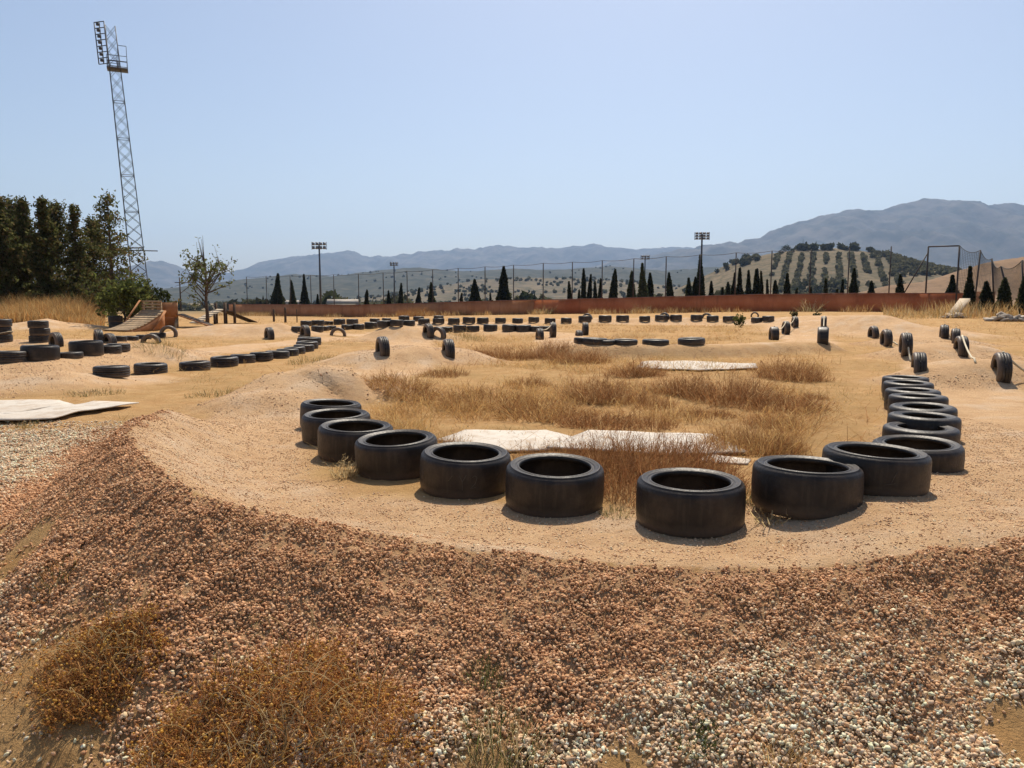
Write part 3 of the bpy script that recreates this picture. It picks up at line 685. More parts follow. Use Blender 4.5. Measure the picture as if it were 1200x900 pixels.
def weed(px, py, rad, h, nst, pal, label, cat='bush', name='dry_bush', heads=None, w=.0035, group=None, spread=.7, twig=4, flat=False, at=None, stalks=0):
    """stems fanning from the ground, each with side twigs; optional seed heads"""
    c = on_ground(px, py) if at is None else np.array(at)
    r_ = rad*np.sqrt(rng.random(nst)); a = rng.uniform(0, 2*np.pi, nst)
    lob = .55+.85*fbm(np.cos(a)*1.8+px, np.sin(a)*1.8+py, 9, 3)
    x = c[0]+r_*np.cos(a)*lob; y = c[1]+r_*np.sin(a)*lob; z = H(x, y)-.01
    hh = h*(1-.55*(r_/rad)**2)*rng.uniform(.35, 1.2, nst)*(.45+1.1*fbm(x*4, y*4, 19, 2))
    out = rng.normal(size=(nst, 2))*.35+np.stack([np.cos(a), np.sin(a)], 1)*(r_/rad)[:, None]*.6
    tip = np.concatenate([out*hh[:, None]*spread*1.3, hh[:, None]], 1)
    bend = rng.normal(size=(nst, 3))*hh[:, None]*.10
    P = np.stack([x, y, z], 1); m = MB()
    m.add(*strip_blades(P, tip, bend, np.full(nst, w), pick(pal, nst)))
    if twig:
        q = np.repeat(np.arange(nst), twig); t_ = rng.uniform(.25, 1, len(q))
        B = P[q]+tip[q]*t_[:, None]+bend[q]*(4*t_*(1-t_))[:, None]
        tw = rng.normal(size=(len(q), 3))*np.array([1, 1, .6]); tw = tw/np.linalg.norm(tw, axis=1)[:, None]*(hh[q]*.4*rng.uniform(.3, 1.3, len(q)))[:, None]
        m.add(*strip_blades(B, tw, tw*.0+rng.normal(size=tw.shape)*.004, np.full(len(q), w*.8), pick(pal, len(q))))
        if heads is not None:
            E = (B+tw)[rng.random(len(q)) < heads[1]]; n = len(E)
            sz = rng.uniform(.6, 1.3, n)*heads[0]
            V = (OCT[None]*sz[:, None, None]*np.array([1, 1, .8])+E[:, None]).reshape(-1, 3)
            f8 = np.array([(0, 2, 4), (2, 1, 4), (1, 3, 4), (3, 0, 4), (2, 0, 5), (1, 2, 5), (3, 1, 5), (0, 3, 5)])
            m.add(V, (f8[None]+(np.arange(n)*6)[:, None, None]).reshape(-1, 3), np.repeat(pick(heads[2], n), 6, axis=0))
    for q in range(stalks):
        a0 = random.uniform(0, 6.28); r0 = rad*random.uniform(0, .9); b0 = np.array([c[0]+r0*math.cos(a0), c[1]+r0*math.sin(a0), 0]); b0[2] = Hs(b0[0], b0[1])
        e0_ = np.array([random.gauss(0, 1), random.gauss(0, 1), 0])*rad*.28; cv = np.array([random.gauss(0, .03), random.gauss(0, .03), 0])
        P_ = [b0+e0_*t_+cv*math.sin(t_*3.1)+np.array([0, 0, h*1.15*math.sin(t_*1.9)*random.uniform(.98, 1.02)]) for t_ in np.linspace(0, 1, 7)]
        m.tube(P_, np.linspace(.0022, .0012, 7), 4, False, col=pick(STRAW, 1)[0])
    o = m.build(name, M['dry'], None, False, origin=tuple(c))
    return tag(o, label, cat, group)
HEADS = (.0064, .38, [(.72, .45, .11), (.62, .34, .09), (.75, .52, .18), (.55, .28, .09)])
weed(325, 905, .50, .18, 2300, OCHRE+RUST[1:2]+STRAW[1:2], 'large ochre brown bush full of dried flower heads at the bottom', heads=HEADS, twig=5, stalks=110)
weed(215, 915, .22, .15, 700, OCHRE+GOLD, 'sparser ochre bush left of the large flowering one', heads=HEADS, twig=3)
weed(125, 785, .25, .13, 1000, OCHRE+RUST, 'brown bush at the foot of the slope in the lower left', heads=HEADS, twig=5, stalks=50)
weed(25, 770, .20, .06, 260, STRAW+OCHRE, 'flattened straw coloured weeds at the lower left edge', twig=3, spread=1.6)
weed(590, 888, .15, .16, 240, GREEN+STRAW, 'green and straw grass tuft at the bottom centre', 'tuft', 'grass_tuft', w=.004, twig=1, spread=.6)
weed(570, 800, .07, .12, 110, GREEN, 'small green tuft on the pebbles above the bottom centre', 'tuft', 'grass_tuft', w=.004, twig=1, spread=.6)
weed(815, 865, .08, .06, 160, GREEN[:2]+GREEN[3:], 'low dark green weed among the pebbles', 'weed', 'green_weed', w=.005, twig=3, spread=1.2)
weed(915, 900, .10, .09, 260, GOLD+STRAW, 'golden grass tuft at the bottom edge right of centre', 'tuft', 'grass_tuft', w=.0035, twig=0, spread=.7)
weed(66, 680, .12, .08, 160, GREEN+OCHRE, 'dark green tuft on the pale gravel at the left', 'tuft', 'grass_tuft', w=.004, twig=2, spread=1)
weed(290, 740, .16, .05, 160, STRAW+GREEN, 'thin low weeds beside the pale pebbles on the slope', 'weed', 'low_weed', w=.003, twig=2, spread=1.2)['kind'] = 'stuff'
weed(745, 560, .74, .30, 3000, RUST+[(.24, .10, .04), (.30, .13, .055)], 'dense reddish brown bush behind the two front tyres', twig=4, w=.0045)
weed(640, 545, .36, .22, 420, RUST+GOLD[:2], 'thin brown stems in front of the big white sheet', twig=3, w=.004)
weed(525, 524, .2, .2, 240, RUST+GOLD, 'thin stems at the left tip of the big white sheet', twig=3, w=.004)
weed(885, 528, .42, .26, 1100, RUST+GOLD, 'brown bush at the right end of the white sheet', twig=4, w=.0045)
weed(405, 558, .09, .14, 60, STRAW, 'pale weed with stiff stalks between two tyres', 'weed', 'pale_weed', w=.009, twig=3, spread=.6)
weed(900, 612, .07, .13, 22, STRAW, 'curled dry weed at the foot of the large tyre', 'weed', 'dry_weed', w=.010, twig=2, spread=1.0)
weed(722, 603, .10, .08, 150, GREEN+STRAW, 'short grass tuft between the two front tyres', 'tuft', 'grass_tuft', w=.004, twig=1, spread=1)
weed(872, 590, .09, .15, 130, GREEN+GOLD, 'green grass tuft right of the frontmost tyre', 'tuft', 'grass_tuft', w=.004, twig=1, spread=.6)
weed(625, 575, .05, .10, 14, GOLD, 'tiny golden weed left of the leaning dusty tyre', 'weed', 'golden_weed', w=.006, twig=3)
weed(488, 555, .07, .10, 40, GOLD, 'tiny golden weed by the scratched tyre', 'weed', 'golden_weed', w=.006, twig=3)
mid = [(705, 470, .6, .26, 'rounded dry bush with a dark foot in the field centre'), (860, 470, .8, .3, 'broad rusty bush before the pale gravelly sheet'),
       (930, 445, .7, .34, 'tall rusty bush at the right of the field'), (800, 462, .5, .24, 'small rusty bush between two broader ones'), (920, 478, .6, .2, 'low brown bush at the field edge by the sandy strip'),
       (560, 475, .9, .2, 'golden tangle of dry weeds behind the left tyres'), (640, 490, .7, .2, 'golden tangle of dry weeds behind the white sheet'), (470, 455, .6, .2, 'golden weeds at the foot of the left roller'),
       (680, 425, .8, .3, 'dull green brown bush before the middle berm'), (745, 440, .6, .22, 'brown bush left of the pale gravelly sheet'), (590, 420, .8, .3, 'dry bush left of the middle berm'), (640, 418, .6, .28, 'dark dry bush beside the middle berm'), (700, 500, .5, .16, 'low weeds just behind the white sheets')]
for px, py, r_, h_, lab in mid:
    nst = int(1500*r_)
    weed(px, py, r_*.82, h_*1.15, int(nst*.8), GOLD+RUST if 'gold' in lab else [(.27, .125, .052), (.34, .17, .07), (.19, .085, .036), (.40, .21, .09), (.56, .37, .18)], lab, twig=6, w=.007, spread=1.5 if 'gold' in lab else 1.0)
for px, py, r_, h_, lab in [(760, 500, .32, .17, 'small scrub clump behind the right end of the sheets'), (835, 488, .3, .15, 'small rusty clump right of the sheets in bare soil'), (620, 452, .4, .17, 'brown clump in the bare middle of the infield'),
        (520, 440, .45, .17, 'brown clump near the grassy roller foot'), (770, 478, .26, .13, 'tiny brown clump between the broad rusty bushes'), (905, 500, .3, .14, 'low clump at the sandy edge beside the right tyre arm'), (955, 468, .22, .1, 'tiny clump on the bare ochre strip')]:
    weed(px, py, r_, h_, int(900*r_), RUST+GOLD[3:4], lab, twig=5, w=.006)
for px, py, r_, h_, lab in [(260, 464, .45, .14, 'grey green grass tuft left of the near bend'), (110, 462, .4, .1, 'flat grey green tuft above the left white sheet'), (362, 425, .5, .2, 'grassy clump on the track left of the roller'),
                            (190, 408, .5, .18, 'green clump on the left gravel ridge'), (35, 500, .16, .07, 'dark thin weeds before the left white sheet'), (545, 398, .8, .25, 'green yellow clump in the far field')]:
    weed(px, py, r_, h_, int(500*r_)+60, GREEN+STRAW+GOLD[:2], lab, 'grass', 'grass_clump', w=.006, twig=2)['kind'] = 'stuff'
# field grass as one mass
n = 330000; sy = 6.2*np.exp(rng.random(n)*math.log(52/6.2)); sx = rng.uniform(-.72, .72, n)*sy
z, d, g, tr, rm = fields(sx, sy); pxx = 600+900*sx/(sy*CP+1.35*SP)
reg = sm(415, 470, pxx+ (fbm(sx, sy, 81, 2)-.5)*90)*(1-sm(930, 985, pxx+(fbm(sx, sy, 82, 2)-.5)*60))
reg = np.where(sy > 19, np.maximum(reg, .22*sm(19, 24, sy)), reg)
patch = sm(.46, .60, .5*fbm(sx*.7, sy*.7, 83, 3)+.5*fbm(sx*2.2, sy*2.2, 84, 3))
dens = np.clip(reg*(.04+.55*patch)+.05*patch, 0, 1)*(1-np.clip(tr*1.4, 0, 1))*(d < -.9)*np.where(rm > .1, .25, 1)
dens *= np.where((sy > 6.2) & (sy < 8.1) & (pxx > 505) & (pxx < 890), .12, 1)
keep = rng.random(n) < dens; sx, sy, z, patch = sx[keep], sy[keep], z[keep], patch[keep]; n = len(sx)
hh = (.03+.11*patch)*rng.uniform(.3, 1.4, n)
tip = np.stack([rng.normal(size=n)*hh*1.6, rng.normal(size=n)*hh*1.6, hh], 1)
pn = fbm(sx*.5, sy*.5, 85, 3)[:, None]
cols = np.where(pn+rng.normal(size=(n, 1))*.08 > .53, pick(RUST+GOLD, n), pick(GOLD+STRAW[1:2], n))
m = MB(); m.add(*strip_blades(np.stack([sx, sy, z-.01], 1), tip, rng.normal(size=(n, 3))*hh[:, None]*.4, .0035+.00022*sy, cols))
tag(m.build('dry_grass', M['dry']), 'golden brown dry grass and weeds covering the infield', 'grass', kind='stuff')
print('blades', n)
# scattered low straw on the bare soil, left and right of the bend
n = 60000; sy = 2.3*np.exp(rng.random(n)*math.log(26/2.3)); sx = rng.uniform(-.8, .8, n)*sy
z, d, g, tr, rm = fields(sx, sy); patch = sm(.52, .68, fbm(sx*1.2+9, sy*1.2, 87, 4))
dens = np.where((d > .7) | (d < -1.3), 1, 0)*(1-np.clip(tr*1.3, 0, 1))*(1-g*.9)*patch*np.where(sy < 6, .5, 1)
keep = rng.random(n) < dens; sx, sy, z = sx[keep], sy[keep], z[keep]; n = len(sx); hh = rng.uniform(.01, .07, n)
tip = np.stack([rng.normal(size=n)*hh, rng.normal(size=n)*hh, hh], 1)
m = MB(); m.add(*strip_blades(np.stack([sx, sy, z-.005], 1), tip, rng.normal(size=(n, 3))*hh[:, None]*.2, .003+.0002*sy, pick(STRAW+GOLD+GREEN[:3], n)))
tag(m.build('straw', M['dry']), 'short straw and stubble on the bare soil around the track', 'straw', kind='stuff')
# tall grass bank at the left and along the wall
def grass_band(n, x, y, h, pal, label, name='tall_dry_grass', w=.03):
    z = H(x, y); hh = h*rng.uniform(.5, 1.15, n)
    tip = np.stack([rng.normal(size=n)*hh*.35, rng.normal(size=n)*hh*.35, hh], 1)
    m = MB(); m.add(*strip_blades(np.stack([x, y, z-.02], 1), tip, rng.normal(size=(n, 3))*hh[:, None]*.1, np.full(n, w), pick(pal, n)))
    tag(m.build(name, M['dry']), label, 'grass', kind='stuff')
n = 42000; y = rng.uniform(37, 47, n); px = rng.uniform(-90, 122, n); x = (px-600)/900*y
cl = fbm(x*.55, y*.55, 91, 3); hb = (.55+1.1*sm(.35, .65, cl))*(1-.6*sm(90, 122, px))*(.65+.045*(y-37)*1.6)
grass_band(n, x, y, hb*.8, GOLD+OCHRE[:1]+STRAW[1:2], 'tall golden dry grass in front of the dark conifers')
WA, WB = np.array([36.2, 62.0]), np.array([-41., 112.])          # wall line
wd = (WB-WA)/np.linalg.norm(WB-WA); wn = np.array([wd[1], -wd[0]]); wn = wn if wn[1] < 0 else -wn
n = 16000; t_ = rng.random(n)*np.linalg.norm(WB-WA); o_ = rng.uniform(.2, 3.5, n); x = WA[0]+wd[0]*t_+wn[0]*o_; y = WA[1]+wd[1]*t_+wn[1]*o_
cl = fbm(x*.35, y*.35, 92, 3); kk_ = rng.random(n) < .1+.9*sm(.5, .68, cl)
grass_band(kk_.sum(), x[kk_], y[kk_], .15+.55*sm(.45, .7, cl[kk_]), GOLD+RUST[:2]+STRAW, 'straggly dry grass along the foot of the red wall', 'wall_grass', .025)
n = 9000; px = rng.uniform(1035, 1230, n); y = rng.uniform(46, 60, n); x = PX(px, y); cl = fbm(x*.5, y*.5, 93, 3)
grass_band(n, x, y, (.2+.9*sm(.4, .7, cl)), STRAW+GOLD+GREEN[2:3], 'pale seeding grass at the right end of the red wall', 'seeding_grass', .022)

# ------------------------------------------------------------------ trees
def conifer(px, top, base_z, Y, w_px, label, n=5200, dark=1.0, open_=0., group=None, name='conifer_tree', shape='col'):
    x = PX(px, Y, 0); p = at_Y(px, top, Y); h = p[2]-base_z; W = w_px*Y/F/2
    root = empty(name, (x, Y, base_z), 0, label, 'tree', group)
    m = MB(); ln = random.uniform(-.15, .15)
    m.tube([(ln*t_, 0, h*t_) for t_ in np.linspace(-.03, .97, 9)], np.linspace(.02*h+.03, .015, 9), 8)
    V = []; S_ = []
    nb = int(30+h*6)
    for q in range(nb):
        t_ = .06+.92*(q+random.random())/nb; a = random.uniform(0, 6.28)
        prof = (1-t_)**.8*1.35 if shape == 'cone' else min(1, (1-t_)*1.45)**.95*(.9+.22*math.sin(t_*11+px)+.13*math.sin(t_*23+2*px))
        L = W*max(prof, .08)*random.uniform(.55, 1.15)*(1 if random.random() > open_*.5 else .4)
        rise = random.uniform(.25, .6) if shape != 'cone' else random.uniform(.0, .45)
        e = np.array([math.cos(a)*L, math.sin(a)*L, L*rise]); b = np.array([ln*t_, 0, h*t_])
        m.tube([b, b+e*.5+[0, 0, -.04*L], b+e], [.012+.014*(1-t_)*h/7, .012, .005], 5, False)
        k_ = int(n/nb*(.5+L/W))
        s_ = rng.random(k_)**.7; off = rng.normal(size=(k_, 3))*np.array([1, 1, .8])*(.07+.085*W)*(1.1-.5*s_)[:, None]*(1-.35*open_)
        V.append(b+e*s_[:, None]+off); 
    V = np.vstack(V); V = V[(V[:, 2] > .25)]
    m.build('trunk', M['bark'], root, True)
    c = MB(); pal = [(.085, .095, .034), (.115, .122, .045), (.15, .14, .055), (.06, .07, .026), (.15, .11, .05)]
    c.add(*diamonds(V, rng.uniform(.06, .14, len(V))*(h/7)**.3, pick(pal, len(V), .25)*dark, 0)); c.build('crown', M['leaf'], root)
    return root
cg_ = 'dark conifers at the left'
for k_, (px, top, Y, w, lab, op, sh) in enumerate([
        (-22, 225, 47, 52, 'dark conifer cut by the left picture edge', .15, 'col'), (8, 229, 46, 44, 'leftmost full conifer in the dark row', .2, 'col'), (34, 233, 48, 40, 'second conifer of the dark row, blunt top', .2, 'col'),
        (58, 232, 46, 40, 'third conifer of the dark row, pointed top', .25, 'col'), (93, 239, 47, 38, 'loose conifer with a pale trunk right of the dark row', .4, 'col'), (134, 226, 46, 84, 'open spreading conifer in front of the lattice mast', .75, 'cone')]):
    conifer(px, top, Hs(PX(px, Y), Y)-.05, Y, w*1.4, lab, 11000 if op < .3 else (4600 if op < .5 else 3600), 1, op, cg_, shape=sh)
for px, top, Y, w, lab in [(-60, 235, 52, 60, 'conifer behind the dark row, outside the left edge'), (20, 234, 53, 110, 'conifer filling the gap behind the first two'), (72, 238, 54, 110, 'conifer filling the gap behind the third'), (114, 256, 54, 84, 'short conifer behind the open spreading one')]:
    conifer(px, top, Hs(PX(px, Y), Y)-.05, Y, w, lab, 11000, .9, .1, cg_)
def leafy(px, Y, top, w_px, base_z, label, pal, n=2600, name='leafy_tree', trunk=.35, leaf=.07, bare=False, cat='tree', nb=26):
    x = PX(px, Y); h = at_Y(px, top, Y)[2]-base_z; W = w_px*Y/F/2
    root = empty(name, (x, Y, base_z), 0, label, cat); m = MB(); V = []
    m.tube([(0, 0, -.1), (.03, 0, h*trunk*.5), (-.02, .02, h*trunk), (.05, 0, h*.75)], [.028*h, .022*h, .018*h, .006*h], 8)
    for q in range(nb):
        a = random.uniform(0, 6.28); t_ = random.uniform(trunk*.6, .75); b = np.array([0.03*t_, 0, h*t_])
        L = W*random.uniform(.5, 1.1); e = np.array([math.cos(a)*L, math.sin(a)*L, (h-h*t_)*random.uniform(.25, .95)*(1-.3*L/W)])
        m.tube([b, b+e*.5+rng.normal(size=3)*.06*h*.3, b+e], [.009*h, .006*h, .002*h], 5, False)
        for s_ in range(3):
            f_ = random.uniform(.4, 1); e2 = rng.normal(size=3)*W*.28+np.array([0, 0, .1*W]); c0 = b+e*f_
            m.tube([c0, c0+e2], [.003*h, .0015*h], 4, False)
            k_ = int(n/nb/3); u = rng.random(k_)
            V.append(c0+e2*u[:, None]+rng.normal(size=(k_, 3))*W*.10)
    if bare:
        for q in range(5):
            dx = random.uniform(-.5, .1)
            m.tube([(0, 0, h*.7), (dx*.4, 0, h*.88), (dx*.7, 0, h*(1.0+.02*q))], [.006*h, .004*h, .0015*h], 5, False)
    m.build('trunk', M['bark'], root, True); V = np.vstack(V)
    c = MB(); c.add(*diamonds(V, rng.uniform(.6, 1.3, len(V))*leaf, pick(pal, len(V), .25))); c.build('crown', M['leaf'], root); return root
leafy(243, 38, 284, 54, Hs(PX(243, 38), 38), 'small sparse tree with bare top twigs behind the wooden ramps', [(.09, .11, .035), (.12, .135, .045), (.15, .15, .055)], 900, 'sparse_tree', .28, .085, True)
leafy(147, 35, 327, 62, Hs(PX(147, 35), 35), 'bright green broad bush behind the wooden kicker', [(.11, .13, .038), (.16, .175, .055), (.07, .085, .03)], 2800, 'green_bush', .12, .10, False, 'bush', 40)
leafy(866, 36, 369.5, 14, Hs(PX(866, 36), 36), 'small green bush in the far right tyre row', [(.09, .11, .03), (.12, .13, .045)], 700, 'green_bush', .1, .05, False, 'bush', 16)
leafy(931, 46, 364.5, 9, Hs(PX(931, 46), 46), 'small grey green bush left of the big sandy mound', [(.10, .10, .045), (.13, .12, .06)], 500, 'green_bush', .1, .06, False, 'bush', 14)
leafy(957, 44, 366, 8, Hs(PX(957, 44), 44), 'small dark bush on top of the sandy mound', [(.07, .08, .035), (.10, .10, .05)], 500, 'green_bush', .1, .06, False, 'bush', 14)
leafy(176, 50, 340, 40, Hs(PX(176, 50), 50), 'dark bush behind the plywood ramp box', [(.035, .045, .016), (.05, .06, .022)], 2600, 'dark_bush', .15, .13, False, 'bush', 30)
# dry orange bush before the wall
def wallpt(px):
    # intersection of the pixel column with the wall line
    k_ = (px-600)/F*CP*1.0; # x ~ k*y (+small)
    e_ = (px-600)/F*SP*(EYE)
    t_ = (k_*WA[1]+e_-WA[0])/(wd[0]-k_*wd[1]); return WA+wd*t_
for px, w_, h_, lab in [(500, 2.4, 1.1, 'orange dry bush against the red wall left of the middle')]:
    q = wallpt(px)+wn*2.0
    weed(px, 0, w_, h_, 1500, [(.34, .17, .06), (.42, .23, .085), (.28, .13, .05)], lab, at=(q[0], q[1], Hs(q[0], q[1])), w=.02, twig=3)
for px, lab in [(955, 'leggy pale weed rising against the red wall right'), (757, 'spindly pale weed against the red wall middle'), (645, 'low spindly weed against the red wall')]:
    q = wallpt(px)+wn*1.2
    weed(px, 0, .9, 1.1, 90, STRAW+GREEN[1:3], lab, 'weed', 'spindly_weed', at=(q[0], q[1], Hs(q[0], q[1])), w=.03, twig=4, spread=1.1)

def cyp(px, top, w, k_, label, group):
    q = wallpt(px); back = random.uniform(5, 16); P = q-wn*back
    Y = P[1]; x = PX(px, Y, 0); bz = Hs(x, Y)
    if px > 1125: Y = 52-(px-1134)*.04; x = PX(px, Y, 0); bz = Hs(x, Y)-.05
    h = at_Y(px, top, Y)[2]-bz; W = w*1.15*Y/F/2
    root = empty('cypress_tree', (x, Y, bz), 0, label, 'tree', group)
    m = MB().tube([(0, 0, -.1), (0, 0, h*.3), (0, 0, h*.9)], [.04+.012*h, .03+.01*h, .01], 6); m.build('trunk', M['bark'], root, True)
    n = int(1500+700*W*h*.6); t_ = rng.random(n)**.85; a = rng.uniform(0, 6.28, n)
    prof = np.minimum(1, (1-t_)**random.uniform(.6, 1.05)*1.25)*np.minimum(1, .55+t_*2.2)*(1+.12*np.sin(t_*random.uniform(7, 16)+px))
    lob = .8+.4*fbm(np.cos(a)*1.5+px, t_*7, 17, 2)
    r_ = W*prof*np.sqrt(rng.random(n)*.85+.15)*lob
    V = np.stack([r_*np.cos(a)+random.uniform(-.05, .05)*h*t_**1.5, r_*np.sin(a), .12+(h-.12)*t_], 1); shade = random.uniform(.9, 1.9)
    c = MB(); pal = [(.018, .024, .012), (.028, .034, .016), (.040, .044, .02), (.014, .018, .010)]
    if px in (739, 753): pal = [(.06, .075, .035), (.08, .095, .045), (.045, .06, .03)]
    c.add(*diamonds(V, rng.uniform(.5, 1.2, n)*(.10+.10*W), pick(pal, n, .25)*shade)); c.build('crown', M['leaf'], root)
CY = [(325, 321, 12), (344, 329, 8), (357.5, 322, 10), (372, 345, 6), (429.5, 340, 6), (456, 341, 7), (469.6, 332, 7), (490, 337.6, 8), (506, 331, 8), (540, 344, 6), (557, 328, 15), (575, 343.6, 4), (590, 313, 17),
      (668, 330, 6), (678, 340, 5), (684, 315, 7), (690, 322, 8), (697.6, 330, 6), (703, 327, 7), (718, 316, 11), (739, 318, 10), (753, 309, 12), (762, 320, 8), (785, 320, 10), (807, 326, 9), (812.5, 325, 6), (820, 299, 11), (833, 330, 8), (845, 337, 5), (853, 331, 7), (858, 320, 7),
      (866, 314, 9), (876.6, 317, 7), (883, 316, 5), (887.5, 315, 6), (892, 318, 6), (899, 328, 4), (908, 329, 7), (921.6, 321, 9), (932, 338, 5), (948, 337, 7), (967, 327, 6), (980, 339, 5), (985, 328, 6), (999, 315, 10), (1020, 330, 10), (1053, 322, 9), (1115, 323, 15), (1134, 313, 13), (1155, 331, 17), (1175, 327, 16), (1198, 320, 15)]
grp = [(0, 4, 'left of the pylon like posts by the ramps', 'cypresses above the left end of the wall'), (4, 13, 'above the orange wall part', 'cypresses above the orange wall part'), (13, 27, 'between the two far floodlights', 'cypresses above the middle of the wall'),
       (27, 37, 'right of the tall floodlight', 'cypresses right of the tall floodlight'), (37, 47, 'below the olive hill', 'cypresses below the olive hill'), (47, 52, 'around the right end of the wall', 'cypresses around the end of the wall')]
for a, b, wh, g_ in grp:
    wh = {0: 'above the left end of the red wall'}.get(a, wh)
    hs_ = sorted(range(a, b), key=lambda q: CY[q][1])
    for q in range(a, b):
        lab = '%s cypress from the left among those %s' % (OR[q-a], wh)
        if q == hs_[0]: lab = 'tallest cypress %s' % wh
        elif q == hs_[-1]: lab = 'shortest cypress %s' % wh
        cyp(*CY[q], q, lab, g_)

# ------------------------------------------------------------------ red wall
wl = empty('red_wall', (WA[0], WA[1], 0), 0, 'long low red rendered wall closing the field', 'wall')
def wall_piece(name, t0, t1, off, h0, h1, th, mat):
    n = max(2, int((t1-t0)/3)); tt = np.linspace(t0, t1, n); V = []
    for t_ in tt:
        c = WA+wd*t_; b = Hs(c[0], c[1])
        for s_, zz in ((1, h0), (1, h1), (-1, h1), (-1, h0)):
            q = c+wn*(off+s_*th/2); V.append((q[0]-WA[0], q[1]-WA[1], b+zz))
    F_ = [(4*a+s_, 4*a+(s_+1) % 4, 4*a+4+(s_+1) % 4, 4*a+4+s_) for a in range(n-1) for s_ in range(4)]+[(0, 3, 2, 1), (4*n-4, 4*n-3, 4*n-2, 4*n-1)]
    m = MB(); m.add(V, F_); return m.build(name, M[mat], wl)
WL = float(np.linalg.norm(WB-WA)); ts = float(np.dot(wallpt(626)-WA, wd))
w1 = wall_piece('wall_panel', 0, ts-.02, 0, -.4, 1.5, .22, 'red'); w1['label'] = 'deep red wall panel on the right'
w2 = wall_piece('wall_panel', ts, WL, 0, -.4, 1.5, .2, 'orange_wall'); w2['label'] = 'lighter orange wall panel on the left'
wall_piece('coping', 0, WL, 0, 1.503, 1.58, .28, 'coping')
# end return of the wall, turning back; its brighter facing is painted in as lighter orange
er = empty('end_wall', (WA[0], WA[1], Hs(*WA)), 0, 'short red return wall at the right end', 'wall')
m = MB(); e0 = Vector((.25, .0, 0)); dirr = Vector((.95, -.3, 0)).normalized()
m.box((e0+dirr*1.0+Vector((0, 0, .55))), (2.0, .2, 2.1), Matrix.Rotation(math.atan2(dirr.y, dirr.x), 3, 'Z')); m.build('wall_panel', M['orange_wall'], er)
m = MB().box((e0+dirr*1.0+Vector((0, 0, 1.635))), (2.06, .28, .06), Matrix.Rotation(math.atan2(dirr.y, dirr.x), 3, 'Z')); m.build('coping', M['coping'], er)

# ------------------------------------------------------------------ fence posts, net frame
fe = empty('net_fence', (0, 85, 0), 0, 'row of slim tall posts with top cable behind the red wall', 'fence')
tops = []
for px in [413, 442, 470, 500, 530, 561.5, 595, 629.8, 664, 699, 736, 774, 814, 856, 898, 944, 989, 1038]+[384, 357, 333, 305, 282]:
    q = wallpt(px)-wn*1.2; b = Hs(q[0], q[1]); t_ = np.array([q[0], q[1]-85, b+5.5]); tops.append(t_)
    MB().tube([(q[0], q[1]-85, b-.2), t_], .055, 8).build('post', M['dark'], fe, True)
tops = sorted(tops, key=lambda v: v[0]); path = []
for a, b in zip(tops[:-1], tops[1:]):
    for t_ in np.linspace(0, 1, 6)[:-1]: path.append(a+(b-a)*t_-np.array([0, 0, .12*4*t_*(1-t_)]))
path.append(tops[-1]); 
MB().tube([p for p in path if p[0] < 26], .022, 5, False).build('top_cable', M['dark'], fe)
nf = empty('ball_stop_net', (33, 60, 0), 0, 'steel frame with a sagging dark net at the right end of the wall', 'net')
def npt(px, py, Y): p = at_Y(px, py, Y); return np.array([p[0]-33, p[1]-60, p[2]])
A0, A1 = npt(1088, 289, 64), npt(1124.5, 288, 62)
for p in (A0, A1): MB().tube([(p[0], p[1], 0), p], .07, 8).build('post', M['dark'], nf, True)
MB().tube([A0, A1], .06, 8).build('top_bar', M['dark'], nf, True)
MB().tube([npt(1087, 297, 64), npt(1058, 346, 64.5)], .05, 8).build('brace', M['dark'], nf, True)
LP = [(1149, 293, 60, 1142, 348), (1162.5, 303, 58, 1166, 358), (1173, 312, 55, 1187, 364), (1198, 305, 52, 1200, 362), (1232, 300, 49, 1236, 364)]
nt = [A1]
for a, b, Y, c, d_ in LP:
    t_ = npt(a, b, Y); bt = npt(c, d_, Y-.2); bt[2] = min(bt[2], Hs(bt[0]+33, bt[1]+60)); MB().tube([bt, t_], .06, 8).build('post', M['dark'], nf, True); nt.append(t_)
nb_ = [np.array([A1[0], A1[1], .5])]+[npt(c, d_, Y-.2) for a, b, Y, c, d_ in LP]
m = MB()
for q in range(len(nt)-1):
    a, b = nt[q], nt[q+1]; c, d_ = nb_[q], nb_[q+1]; L = np.linalg.norm(b-a); nn = max(6, int(L/.16)); nv = 26
    for s_ in np.linspace(0, 1, nn):
        sag = .35*4*s_*(1-s_); t_ = a+(b-a)*s_-np.array([0, 0, sag]); e = c+(d_-c)*s_; e = e*.75+t_*.25
        m.tube([t_, (t_+e)/2+np.array([.05, .05, 0]), e], .011, 3, False)
    for v in np.linspace(0, .75, nv):
        P = []
        for s_ in np.linspace(0, 1, 8):
            t_ = a+(b-a)*s_-np.array([0, 0, .35*4*s_*(1-s_)]); e = c+(d_-c)*s_; P.append(t_+(e-t_)*v)
        m.tube(P, .011 if v else .03, 3, False)
m.build('net', M['net'], nf)

